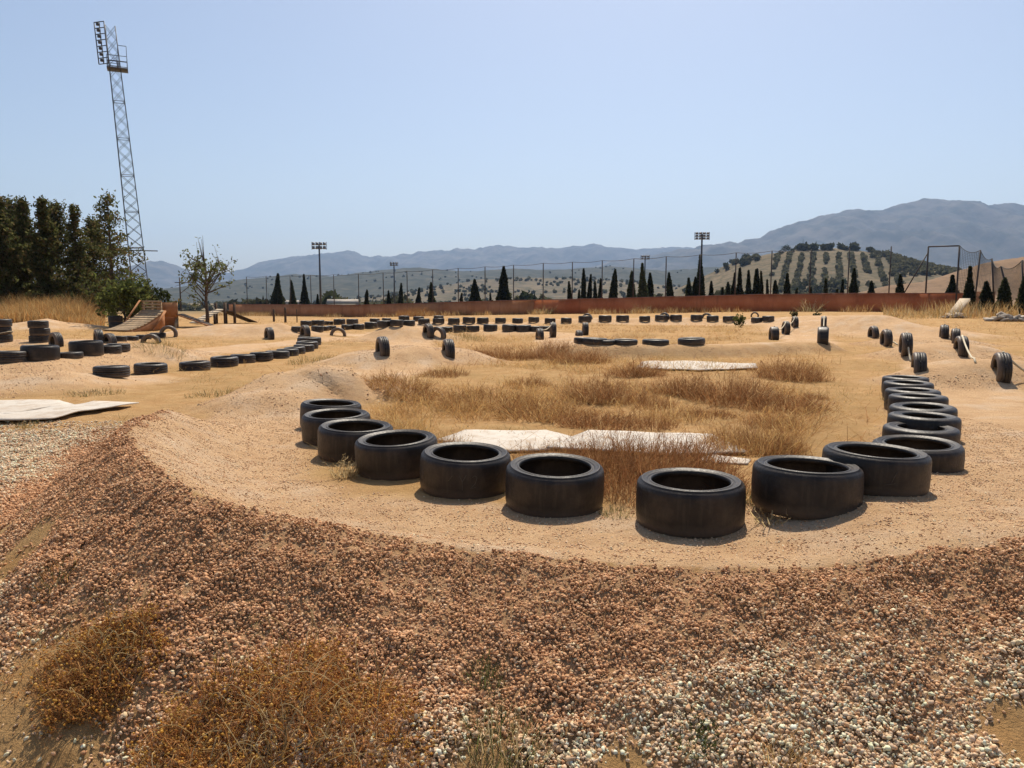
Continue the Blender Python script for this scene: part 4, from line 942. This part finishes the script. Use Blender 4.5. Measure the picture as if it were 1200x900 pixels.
# ------------------------------------------------------------------ floodlights and lattice mast
def flood(px, top, Y, cols, rows, label, wpx, base=None):
    x = PX(px, Y, 5); b = Hs(x, Y); h = at_Y(px, top, Y)[2]-b
    root = empty('floodlight_mast', (x, Y, b), 0, label, 'floodlight', 'far floodlight masts')
    W = wpx*Y/F; hp = W*.52
    MB().tube([(0, 0, -.3), (0, 0, h-hp*.3)], [.20, .12], 10).build('pole', M['steel'], root, True)
    m = MB()
    for r_ in range(rows): m.bar((-W/2, -.05, h-hp+hp*(r_+.25)/rows), (W/2, -.05, h-hp+hp*(r_+.25)/rows), .07)
    for s_ in (-.5, 0, .5): m.bar((s_*W, 0, h-hp), (s_*W, 0, h), .06)
    m.build('crossbar', M['steel'], root)
    cw = W/cols*.74; ch = hp/rows*.72
    for r_ in range(rows):
        for c in range(cols):
            MB().box((-W/2+W*(c+.5)/cols, -.22, h-hp+hp*(r_+.5)/rows), (cw, .22, ch), Matrix.Rotation(R(-18), 3, 'X')).build('lamp', M['lamp'], root)
flood(375, 283.5, 125, 4, 2, 'floodlight mast with two lamp rows left, nearest the sparse tree', 17)
flood(462, 307, 165, 3, 2, 'smaller far floodlight mast left of the middle', 9)
flood(821.5, 272, 120, 4, 3, 'tall floodlight mast with three lamp rows right of the middle', 17)
flood(755.5, 299, 170, 3, 2, 'smaller far floodlight mast right of the middle', 10)
Yt = 72.; base = (PX(168.5, Yt, 0), Yt, Hs(PX(168.5, Yt), Yt))
mast = empty('lattice_mast', base, R(25), 'tall leaning steel lattice mast with a lamp frame and platform', 'mast')
top_ = at_Y(128.5, 26, Yt); Hm = top_[2]-base[2]; lx = (top_[0]-base[0])
def ctr(t_): return np.array([lx*math.cos(R(25))*t_, -lx*math.sin(R(25))*t_, Hm*t_])
def hwid(t_): return .70*(1-t_)+.40*t_
cor = [(-1, -1), (1, -1), (1, 1), (-1, 1)]
for sx2, sy2 in cor:
    MB().tube([ctr(t_)+np.array([sx2*hwid(t_), sy2*hwid(t_), 0]) for t_ in np.linspace(0, .985, 6)], .045, 6).build('leg', M['steel'], mast)
m = MB(); nbay = 24
for q in range(nbay):
    t0, t1 = q/nbay*.985, (q+1)/nbay*.985
    for (a, b) in ((0, 1), (1, 2), (2, 3), (3, 0)):
        A = lambda t_, k2: ctr(t_)+np.array([cor[k2][0]*hwid(t_), cor[k2][1]*hwid(t_), 0])
        m.bar(A(t0, a), A(t1, b), .035); m.bar(A(t0, b), A(t1, a), .035)
        if q % 3 == 0: m.bar(A(t0, a), A(t0, b), .05)
m.build('bracing', M['steel'], mast)
tb = .235; c = ctr(tb); MB().bar(c+[-1.6, -.9, 0], c+[1.8, -.9, 0], .09).build('crossbar', M['steel'], mast)
# lamp frame: on the left face of the head, seen edge on
m = MB(); t0, t1 = .855, .99
fx0 = lambda t_: ctr(t_)+np.array([-1.25, -.2, .0]); fx1 = lambda t_: ctr(t_)+np.array([-.45, -.9, -.0])
for f_ in (fx0, fx1, lambda t_: (fx0(t_)+fx1(t_))/2): m.bar(f_(t0), f_(t1), .07)
for q in range(8):
    t_ = t0+(t1-t0)*q/7; m.bar(fx0(t_), fx1(t_), .06)
m.build('lamp_frame', M['steel'], mast)
for q in range(7):
    t_ = t0+(t1-t0)*(q+.5)/7
    MB().box((fx0(t_)+fx1(t_))/2+np.array([-.1, -.12, 0]), (.26, .2, .22), Matrix.Rotation(R(-35), 3, 'Z')).build('lamp', M['steel'], mast)
m = MB(); c = ctr(.845)
m.box(c+[.2, -.1, 0], (1.7, 1.4, .08)); m.build('platform', M['steel'], mast)
m = MB()
for zz in (.5, 1.0):
    for a, b in (((-.6, -.95), (1.0, -.95)), ((1.0, -.95), (1.0, .75)), ((1.0, .75), (-.6, .75))): m.bar(c+[a[0], a[1], zz], c+[b[0], b[1], zz], .045)
for a in ((-.6, -.95), (.2, -.95), (1.0, -.95), (1.0, .75), (.2, .75), (-.6, .75)): m.bar(c+[a[0], a[1], 0], c+[a[0], a[1], 1.0], .045)
m.build('guard_rail', M['steel'], mast)
m = MB()
for sx2 in (.3, 1.0): m.bar(c+[sx2, -.9, 0], c+[sx2, -.9, 1.9], .045)
m.bar(c+[.3, -.9, 1.9], c+[1.0, -.9, 1.9], .045); m.build('ladder_hoop', M['steel'], mast)

# ------------------------------------------------------------------ wooden jumps
p = on_ground(150, 388.5); kx, ky, kz = p
kr = empty('wooden_kicker', (kx-.02, ky+.6, kz), R(67), 'weathered wooden kicker ramp with curved plank deck and back rail', 'ramp')
n = 11; Lk, hk, wk = 2.0, .78, 1.35
m = MB()
curve = [(-Lk/2+Lk*q/n, .04+hk*(q/n)**1.7) for q in range(n+1)]
for (x0, z0), (x1, z1) in zip(curve[:-1], curve[1:]):
    m.box(((x0+x1)/2, 0, (z0+z1)/2+.02), (math.hypot(x1-x0, z1-z0)*.93, wk, .035), Matrix.Rotation(-math.atan2(z1-z0, x1-x0), 3, 'Y'))
m.build('deck', M['wood'], kr)
for s_ in (-1, 1):
    m = MB(); yb = s_*(wk/2-.03); V = []
    for x0, z0 in curve: V += [(x0, yb-.02, -.1), (x0, yb+.02, -.1), (x0, yb-.02, z0-.012), (x0, yb+.02, z0-.012)]
    F_ = []
    for q in range(n): a = 4*q; F_ += [(a, a+4, a+6, a+2), (a+1, a+3, a+7, a+5), (a+2, a+6, a+7, a+3), (a, a+1, a+5, a+4)]
    F_ += [(4*n, 4*n+1, 4*n+3, 4*n+2), (0, 2, 3, 1)]
    m.add(V, F_); m.build('side_panel', M['wood_orange'], kr)
m = MB()
for q in range(4): m.box((Lk/2+.03, .1, hk+.06+.13*q), (.03, 1.15, .085))
for yy_ in (-.42, .1, .62): m.box((Lk/2+.065, yy_, hk*.5+.22), (.04, .07, hk+.44))
m.build('back_rail', M['wood'], kr)
m = MB()
for s_ in (-.4, .1, .55): m.bar((Lk/2-.08, s_, -.05), (Lk/2-.08, s_, hk-.0), .07)
m.bar((.25, -wk/2-.12, .0), (Lk/2, -wk/2-.05, hk+.05), .10, .05); m.bar((-.1, wk/2+.08, .0), (Lk/2, wk/2+.06, hk+.5), .08, .04)
m.build('strut', M['wood_orange'], kr)
p = on_ground(199, 384.5)
bx_ = empty('ramp_box', (p[0]+.02, p[1]+.1, p[2]+.0), R(8), 'orange plywood landing box with a sloping plank side', 'ramp')
m = MB().box((0, -.45, .86), (.90, .03, .66)); m.build('front_board', M['wood_orange'], bx_)
m = MB().box((0, -.12, .28), (.74, .03, .62)); m.build('back_board', M['wood_orange'], bx_)
for s_ in (-1, 1):
    m = MB(); m.bar((s_*.40, -.42, -.05), (s_*.40, -.40, 1.2), .09, .06); m.bar((s_*.42, -.9, -.02), (s_*.40, -.40, .45), .12, .05); m.build('post', M['wood'], bx_)
m = MB()
for q in range(6): m.box((.55+.27*q, 0, .62-.105*q-.02), (.26, 1.0, .04), Matrix.Rotation(R(21), 3, 'Y'))
m.build('landing_deck', M['wood_dark'], bx_)
m = MB(); m.bar((.45, -.5, .62), (2.1, -.5, .0), .16, .05); m.build('side_rail', M['wood_orange'], bx_)
p = on_ground(228, 380)
tj = empty('tabletop_jump', (p[0], p[1], p[2]), R(48), 'raised plank jump with pale up ramp and dark down ramp', 'ramp')
m = MB(); Lr, hr_ = 1.5, .72
for q in range(7):
    t_ = (q+.5)/7; m.box((Lr*t_, .1, hr_*t_+.05), (Lr/7*1.04, 1.0, .035), Matrix.Rotation(-math.atan2(hr_, Lr), 3, 'Y'))
m.build('up_ramp', M['wood_pale'], tj)
for (xx, yy_) in ((.95, -.35), (1.5, -.4), (1.5, .55), (2.05, -.4), (2.05, .55)):
    MB().box((xx, yy_, .5 if xx > 1.2 else .25), (.11, .11, 1.25 if xx > 1.2 else .6)).build('post', M['wood_dark'], tj)
MB().bar((1.45, -.4, .66), (2.1, -.4, .66), .1, .05).build('beam', M['wood_dark'], tj); MB().bar((1.45, .55, .66), (2.1, .55, .66), .1, .05).build('beam', M['wood_dark'], tj)
m = MB()
for q in range(8):
    t_ = (q+.5)/8; m.box((1.65+1.75*t_, .1, .68*(1-t_)+.03), (1.75/8*1.07, 1.0, .035), Matrix.Rotation(math.atan2(.68, 1.75), 3, 'Y'))
m.build('down_ramp', M['wood_dark'], tj)
for px, py, h_, w_, lab in [(321, 377, .72, .12, 'left dark wooden post before the red wall'), (334.5, 378, .85, .13, 'right thicker dark wooden post before the red wall'), (348, 378, .75, .06, 'thin pale stake right of the dark posts')]:
    p = on_ground(px, py); m = MB(); m.tube([(p[0], p[1], p[2]-.2), (p[0]+.01, p[1], p[2]+h_*.7), (p[0], p[1], p[2]+h_)], [w_/2*1.1, w_/2, w_/2*.9], 8)
    tag(m.build('wooden_post', M['wood_dark' if 'dark' in lab else 'wood'], None, False, origin=tuple(p)), lab, 'post', 'posts before the wall')
# utility pole
Yp = 150; x = PX(211, Yp, 3); b = Hs(x, Yp); h = at_Y(211, 325, Yp)[2]-b
upo = empty('utility_pole', (x, Yp, b), 0, 'far dark utility pole with a braced crossarm', 'pole')
MB().tube([(0, 0, -.3), (0, 0, h)], [.17, .11], 8).build('pole', M['wood_dark'], upo, True)
MB().bar((-.9, -.15, h-1.0), (3.2, -.15, h-1.0), .14).bar((0, -.15, h-3.2), (2.6, -.15, h-1.1), .1).build('crossarm', M['wood_dark'], upo)

# debris at the right end of the wall
p = on_ground(1122, 371.5)
q0 = np.array([p[0]-.7, p[1]-.5, Hs(p[0]-.7, p[1]-.5)]); q1 = at_Y(1131, 350, p[1]+1.0)
pl = empty('leaning_boards', tuple(q0), 0, 'pale boards leaning on the end of the red wall', 'boards')
dv = Vector(q1-q0)
m = MB(); m.bar((0, 0, .02), dv, .62, .05); m.build('board', M['wood_pale'], pl)
m = MB(); m.bar((.35, .25, .02), dv+Vector((.22, .25, -.1)), .5, .045); m.build('board', M['wood'], pl)
m = MB(); m.box((-.1, -.9, .05), (1.1, .7, .04), Matrix.Rotation(R(20), 3, 'Z')); m.build('fallen_board', M['wood_pale'], pl)
def rubble(px, py, r_, n_, label):
    p = on_ground(px, py); m = MB()
    for q in range(n_):
        a = random.uniform(0, 6.28); d_ = r_*math.sqrt(random.random()); s_ = random.uniform(.12, .4)
        x, y = p[0]+math.cos(a)*d_, p[1]+math.sin(a)*d_*.6
        rot = (Matrix.Rotation(random.uniform(-.7, .7), 3, 'X')@Matrix.Rotation(random.uniform(-.6, .6), 3, 'Y')@Matrix.Rotation(random.uniform(0, 3), 3, 'Z'))
        m.box((x, y, Hs(x, y)+.07+.45*(1-d_/r_)*random.random()), (s_*1.4, s_, s_*.35), rot)
    tag(m.build('rubble_heap', M['rubble'], None, False, origin=tuple(p)), label, 'rubble')
rubble(1157, 370, 1.1, 40, 'pale rubble heap right of the leaning boards')
rubble(1182, 376, 1.3, 46, 'grey rubble heap near the right picture edge')
rubble(1117, 373, .6, 10, 'few pale slabs at the foot of the leaning boards')

# ------------------------------------------------------------------ hills and mountains
def mount(name, prof, Yc, front, back, foot, mat, amp=.25, seed=1, nscale=4, step=3, rows=60, jag=1.0):
    pr = np.array(prof, float); pxs = np.arange(pr[0, 0], pr[-1, 0]+.1, step)
    pys = np.interp(pxs, pr[:, 0], pr[:, 1])
    kq = np.ones(3)/3; pys = np.convolve(np.pad(pys, 1, mode='edge'), kq, 'valid')+(fbm(pxs*.11, pxs*0+seed, seed, 4)-.5)*(5.5 if Yc > 3000 else 2.0)
    pts = np.array([at_Y(a, b, Yc) for a, b in zip(pxs, pys)])
    xs, zc = pts[:, 0], pts[:, 2]-foot
    t_ = np.linspace(0, 1, rows); s_ = np.where(t_ < .72, t_/.72, 1-(t_-.72)/.28*1.0)
    yy = np.where(t_ < .72, Yc-front*(1-t_/.72), Yc+back*(t_-.72)/.28)
    XX, TT = np.meshgrid(xs, t_); YY = np.repeat(yy[:, None], len(xs), 1); SS = np.repeat(s_[:, None], len(xs), 1)
    sc = nscale/front
    n1 = fbm(XX.ravel()*sc, YY.ravel()*sc*.55, seed, 6).reshape(XX.shape)
    rid = 1-np.abs(2*fbm(XX.ravel()*sc*1.3, YY.ravel()*sc*.5, seed+9, 6).reshape(XX.shape)-1)*2
    env = np.sin(np.clip(SS, 0, 1)*np.pi)
    ZZ = zc[None]*np.clip(SS, 0, 1)**1.15*(1+amp*env*(rid*.8+(n1-.5)))
    cr = (np.abs(TT-.72) < .02)
    ZZ = ZZ+ (fbm(XX.ravel()*sc*9, YY.ravel()*sc*9, seed+3, 3).reshape(XX.shape)-.5)*zc.max()*.03*jag
    ny_, nx_ = XX.shape; i = np.arange(ny_-1)[:, None]*nx_; j = np.arange(nx_-1)[None]
    f = np.stack([i+j, i+j+1, i+nx_+j+1, i+nx_+j], -1).reshape(-1, 4)
    V = np.stack([XX.ravel(), YY.ravel(), ZZ.ravel()+foot], 1)
    return struct(np_mesh(name, V, [f], mat, None, True)), (XX, YY, ZZ+foot)
def hillmat(name, a, b, c, s1, s2, t0=.42, t1=.6):
    t = NT(name); co = t.coord(); n1 = t.noise(s1, 6, .62, vec=co); n2 = t.noise(s2, 7, .7, vec=co)
    col = t.mix(t.mapr(n1, .35, .65), a, b); col = t.mix(t.mapr(n2, t0, t1), col, c); return t.pbr(col, .95, 0, None, .1)
mm = hillmat('mountain_rock', (.055, .054, .05), (.13, .115, .095), (.03, .036, .03), .0012, .005)
mh = hillmat('scrub_hill', (.055, .058, .042), (.095, .085, .058), (.032, .038, .027), .003, .028, .36, .58)
mt = hillmat('dry_hill', (.13, .10, .065), (.19, .145, .09), (.06, .06, .037), .012, .07, .42, .62)
mo = hillmat('olive_hill', (.14, .11, .068), (.20, .15, .092), (.075, .07, .042), .02, .13, .42, .64)
mp = hillmat('ploughed_field', (.19, .12, .068), (.26, .165, .095), (.13, .085, .05), .03, .2, .5, .7)
mount('mountain', [(640, 322), (740, 303), (830, 287), (850, 284), (870, 283), (890, 277), (905, 268), (930, 261), (950, 255), (975, 249), (990, 246), (1010, 246), (1030, 246), (1040, 243), (1060, 236), (1080, 233), (1100, 233), (1120, 235), (1140, 240), (1160, 239), (1180, 238), (1200, 241), (1260, 250), (1350, 262), (1500, 285)], 6000, 2600, 1500, -12, mm, .28, 101, 7, 3, 70)
mount('mountain', [(60, 340), (120, 328), (150, 318), (165, 312), (176, 306.5), (188, 305.5), (200, 308), (212, 316), (230, 323), (255, 332), (290, 345)], 7500, 1800, 1200, -12, mm, .28, 121, 6, 3, 50)
mount('mountain', [(215, 345), (250, 332), (265, 325), (285, 318), (300, 311), (320, 304), (340, 302), (360, 299), (385, 297), (410, 294), (430, 299), (450, 300), (475, 297), (500, 295), (530, 292), (560, 290), (580, 287), (610, 288), (640, 291), (660, 289), (690, 286), (710, 288), (730, 289), (750, 292), (780, 290), (810, 289), (840, 288), (870, 285), (900, 290), (960, 300), (1050, 330)], 8800, 2600, 1200, -12, mm, .28, 141, 7, 3, 60)
_, g1 = mount('hills', [(120, 349), (180, 346), (230, 340), (270, 331), (300, 327), (350, 321), (390, 324), (440, 317), (490, 313), (540, 318), (600, 315), (650, 316), (720, 312), (780, 317), (840, 312), (900, 316), (1000, 330), (1100, 345)], 2600, 1100, 700, -10, mh, .25, 161, 7, 4, 50)
_, g2 = mount('hills', [(430, 349), (470, 343), (520, 334), (560, 328), (600, 326), (650, 325), (700, 327), (760, 332), (830, 340), (900, 349)], 1300, 500, 400, -8.5, mt, .18, 181, 6, 5, 40)
_, g3 = mount('olive_hill', [(770, 347), (800, 335), (830, 321), (850, 310), (870, 304), (890, 299), (915, 295), (940, 291), (960, 291), (1000, 292), (1030, 297), (1050, 305), (1080, 311), (1110, 317), (1150, 322), (1210, 330), (1280, 345)], 680, 260, 200, -8, mo, .06, 201, 4, 4, 50, .5)
_, g4 = mount('ploughed_hill', [(1010, 346), (1040, 334), (1080, 330), (1110, 323), (1135, 313), (1160, 306), (1200, 300), (1260, 296), (1340, 300), (1450, 320)], 400, 140, 160, -7.5, mp, .05, 221, 4, 5, 36, .3)
# groves and far woods
def blobs_on(g, n, size, mask, pal, rows=None, name='far_wood', label='', leaf=.5, k_=26):
    XX, YY, ZZ = g; ny_, nx_ = XX.shape; P = []; tries = 0
    while len(P) < n and tries < n*60:
        tries += 1
        u = random.random()*(nx_-1); v = random.random()*(ny_*.72-1); a, b = int(v), int(u)
        x = XX[a, b]+(XX[a, min(b+1, nx_-1)]-XX[a, b])*(u-b); y = YY[a, b]+(YY[a+1, b]-YY[a, b])*(v-a)
        if rows is not None:
            ang, sp = rows; c_, s_ = math.cos(ang), math.sin(ang); a1 = x*c_+y*s_; a2 = -x*s_+y*c_
            a1 = round(a1/sp)*sp; a2 = round(a2/(sp*.36))*sp*.36; x, y = a1*c_-a2*s_+random.uniform(-1.3, 1.3), a1*s_+a2*c_+random.uniform(-.8, .8)
            if fbm(np.array([x*.03]), np.array([y*.02]), 55, 3)[0] < .36: continue
        b = int(np.clip(np.searchsorted(XX[0], x)-1, 0, nx_-2)); a = int(np.clip(np.searchsorted(YY[:, 0], y)-1, 0, ny_-2))
        fu = (x-XX[0, b])/(XX[0, b+1]-XX[0, b]); fv = (y-YY[a, 0])/(YY[a+1, 0]-YY[a, 0])
        z = (ZZ[a, b]*(1-fu)+ZZ[a, b+1]*fu)*(1-fv)+(ZZ[a+1, b]*(1-fu)+ZZ[a+1, b+1]*fu)*fv
        px = 600+900*x/y; py = 350-(z-EYE)/y*900
        if z > YY[0, 0]*0-6.5 and mask(px, py, x, y): P.append((x, y, z))
    P = np.array(P); n = len(P); s_ = size*rng.uniform(.6, 1.3, n)
    dirs = rng.normal(size=(n, k_, 3)); dirs /= np.linalg.norm(dirs, axis=2)[..., None]
    C = P[:, None]+dirs*s_[:, None, None]*rng.uniform(.3, .6, (n, k_, 1))*np.array([1, 1, .8])+np.array([0, 0, 1])*s_[:, None, None]*.45
    m = MB(); cols = np.repeat(pick(pal, n, .2), k_, axis=0)*rng.uniform(.75, 1.25, (n*k_, 1))
    m.add(*diamonds(C.reshape(-1, 3), np.repeat(s_, k_)*leaf, cols)); return tag(m.build(name, M['leaf']), label, 'trees', kind='stuff')
OLV = [(.095, .09, .05), (.115, .108, .06), (.08, .078, .043)]; DKG = [(.028, .035, .015), (.04, .046, .02), (.03, .03, .015)]
blobs_on(g3, 900, 2.5, lambda px, py, x, y: 900 < px < 1056 and py > 299, OLV, (R(-22), 9.5), 'olive_grove', 'rows of olive trees running down the pale hill')
blobs_on(g3, 260, 3.4, lambda px, py, x, y: (1040 < px < 1130 and py < 324) or (px > 1016 and py < 304), OLV, None, 'olive_wood', 'dark olive trees on the right shoulder of the hill')
blobs_on(g3, 36, 5.0, lambda px, py, x, y: 905 < px < 1042 and y > 670, [(.05, .055, .03), (.065, .065, .036)], None, 'hilltop_wood', 'dark evergreen wood along the hill top')
blobs_on(g3, 260, 3.2, lambda px, py, x, y: 800 < px < 990 and (px < 895 or py > 330) and fbm(np.array([x*.03]), np.array([y*.03]), 15, 3)[0] > .47, DKG+OLV, None, 'hillside_scrub', 'scrub trees on the left and foot of the olive hill')
blobs_on(g2, 420, 3.6, lambda px, py, x, y: fbm(np.array([x*.012]), np.array([y*.02]), 5, 3)[0] > .5, DKG+OLV, None, 'scrub_trees', 'scattered scrub on the dry tan hill')
blobs_on(g1, 260, 4.5, lambda px, py, x, y: fbm(np.array([x*.006]), np.array([y*.006]), 6, 3)[0] > .5, DKG, None, 'far_wood', 'dark woods on the far left hills')
n = 420; Pw = []
for q in range(n):
    y = random.uniform(230, 900); px = random.uniform(150, 640) if q < 300 else random.uniform(640, 1120); Pw.append((PX(px, y), y))
Pw = np.array(Pw); zz = H(Pw[:, 0], Pw[:, 1]); s_ = rng.uniform(3, 7, n); kq = 60
dirs = rng.normal(size=(n, kq, 3)); dirs /= np.linalg.norm(dirs, axis=2)[..., None]
Cw = np.concatenate([Pw, zz[:, None]], 1)[:, None]+dirs*s_[:, None, None]*rng.uniform(.35, .6, (n, kq, 1))+np.array([0, 0, 1])*s_[:, None, None]*.45
m = MB(); m.add(*diamonds(Cw.reshape(-1, 3), np.repeat(s_, kq)*.3, np.repeat(pick(DKG+OLV, n), kq, axis=0)*rng.uniform(.7, 1.3, (n*kq, 1))))
tag(m.build('valley_wood', M['leaf']), 'mixed green trees in the valley beyond the wall', 'trees', kind='stuff')
# distinct round trees on the crest of the olive hill, and a mast
def surf(g, px, back=0):
    XX, YY, ZZ = g; b = int(np.argmin(np.abs(600+900*XX[int(XX.shape[0]*.72)]/680-px))); a = int(XX.shape[0]*.72)-back
    return XX[a, b], YY[a, b], ZZ[a, b]
for px, s_, lab in [(873, 7, 'left round tree on the hill crest line'), (886, 5, 'second smaller round tree on the hill crest line'), (920, 8, 'tall round tree on the crest left of the mast'), (934, 5, 'low round tree right beside the far mast'), (858, 5, 'lowest round tree at the left of the hill')]:
    x, y, z = surf(g3, px); root = empty('oak_tree', (x, y, z), 0, lab, 'tree', 'round trees on the hill crest')
    MB().tube([(0, 0, -.5), (0, 0, s_*.5)], [.3, .15], 6).build('trunk', M['bark'], root)
    k_ = 500; d_ = rng.normal(size=(k_, 3)); d_ /= np.linalg.norm(d_, axis=1)[:, None]
    V = d_*s_*.5*rng.uniform(.5, 1.05, (k_, 1))*np.array([1.1, 1.1, .8])+np.array([0, 0, s_*.6]); V += rng.normal(size=V.shape)*.25
    c = MB(); c.add(*diamonds(V, rng.uniform(.3, .7, k_), pick(DKG, k_))); c.build('crown', M['leaf'], root)
x, y, z = surf(g3, 941)
tag(MB().tube([(x, y, z-1), (x, y, z+12.5)], [.35, .15], 6).build('radio_mast', M['steel'], None, origin=(x, y, z)), 'thin radio mast on top of the olive hill', 'mast')
# pale sheds beyond the wall, left
for px, Y, w_, h_, lab in [(402, 240, 9, 3.0, 'pale long shed beyond the wall right of the left floodlight'), (340, 300, 8, 3.4, 'pale roofed house behind the left cypresses')]:
    x = PX(px, Y); b = Hs(x, Y); root = empty('shed', (x, Y, b), R(random.uniform(-15, 15)), lab, 'shed', 'pale sheds in the valley')
    z0 = max(0, EYE-(356-350)*Y/900-b-h_)
    MB().box((0, 0, (h_+z0)/2), (w_, 6, h_+z0)).build('wall', M['plaster'], root)
    hz = h_+z0; m = MB(); V = [(-w_/2-.3, -3.4, hz), (w_/2+.3, -3.4, hz), (w_/2+.3, 3.4, hz), (-w_/2-.3, 3.4, hz), (-w_/2-.3, 0, hz+1.4), (w_/2+.3, 0, hz+1.4)]
    m.add(V, [(0, 1, 5, 4), (2, 3, 4, 5), (0, 4, 3, 3), (1, 2, 5, 5), (0, 3, 2, 1)]); m.build('roof', M['roof'], root)
    for s_ in (-.3, .3): MB().box((s_*w_, -3.02, hz-1.4), (1.0, .06, 1.0)).build('window', M['pane'], root)

# ------------------------------------------------------------------ haze
t = NT('haze'); pv = t.n('ShaderNodeVolumePrincipled'); pv.inputs['Color'].default_value = (.46, .66, 1, 1); pv.inputs['Density'].default_value = 7.5e-5; pv.inputs['Anisotropy'].default_value = .25
t.l(pv.outputs[0], t.out.inputs['Volume'])
m = MB(); m.box((0, 5500, 489), (24000, 12200, 1022)); hz = m.build('haze', t.m); struct(hz, 'stuff'); tag(hz, 'thin pale blue summer haze', 'haze')

# ------------------------------------------------------------------ light
SUN_EL, SUN_AZ = 57, 11
w = bpy.data.worlds.new('World'); S.world = w; w.use_nodes = True; nt_ = w.node_tree; nt_.nodes.clear()
sky = nt_.nodes.new('ShaderNodeTexSky'); sky.sky_type = 'NISHITA'; sky.sun_disc = False; sky.sun_elevation = R(SUN_EL); sky.sun_rotation = R(SUN_AZ)
sky.altitude = 400; sky.air_density = 1.0; sky.dust_density = 2.6; sky.ozone_density = .55
bg = nt_.nodes.new('ShaderNodeBackground'); bg.inputs[1].default_value = .103; ou = nt_.nodes.new('ShaderNodeOutputWorld')
nt_.links.new(sky.outputs[0], bg.inputs[0]); nt_.links.new(bg.outputs[0], ou.inputs[0])
sl = bpy.data.lights.new('sun', 'SUN'); sl.energy = 4.7; sl.angle = R(.53); sl.color = (1, .905, .76)
so = bpy.data.objects.new('sun', sl); COL.objects.link(so)
dv = Vector((math.sin(R(SUN_AZ))*math.cos(R(SUN_EL)), math.cos(R(SUN_AZ))*math.cos(R(SUN_EL)), math.sin(R(SUN_EL))))
so.rotation_euler = (-dv).to_track_quat('-Z', 'Y').to_euler(); so.location = (0, 0, 60)
S.view_settings.view_transform = 'Standard'; S.view_settings.look = 'None'; S.view_settings.exposure = .24; S.view_settings.gamma = 1
S.render.engine = 'CYCLES'; S.cycles.use_denoising = True; S.cycles.max_bounces = 5; S.cycles.diffuse_bounces = 2; S.cycles.volume_bounces = 1
S.cycles.transparent_max_bounces = 8; S.cycles.use_adaptive_sampling = True; S.cycles.adaptive_threshold = .015
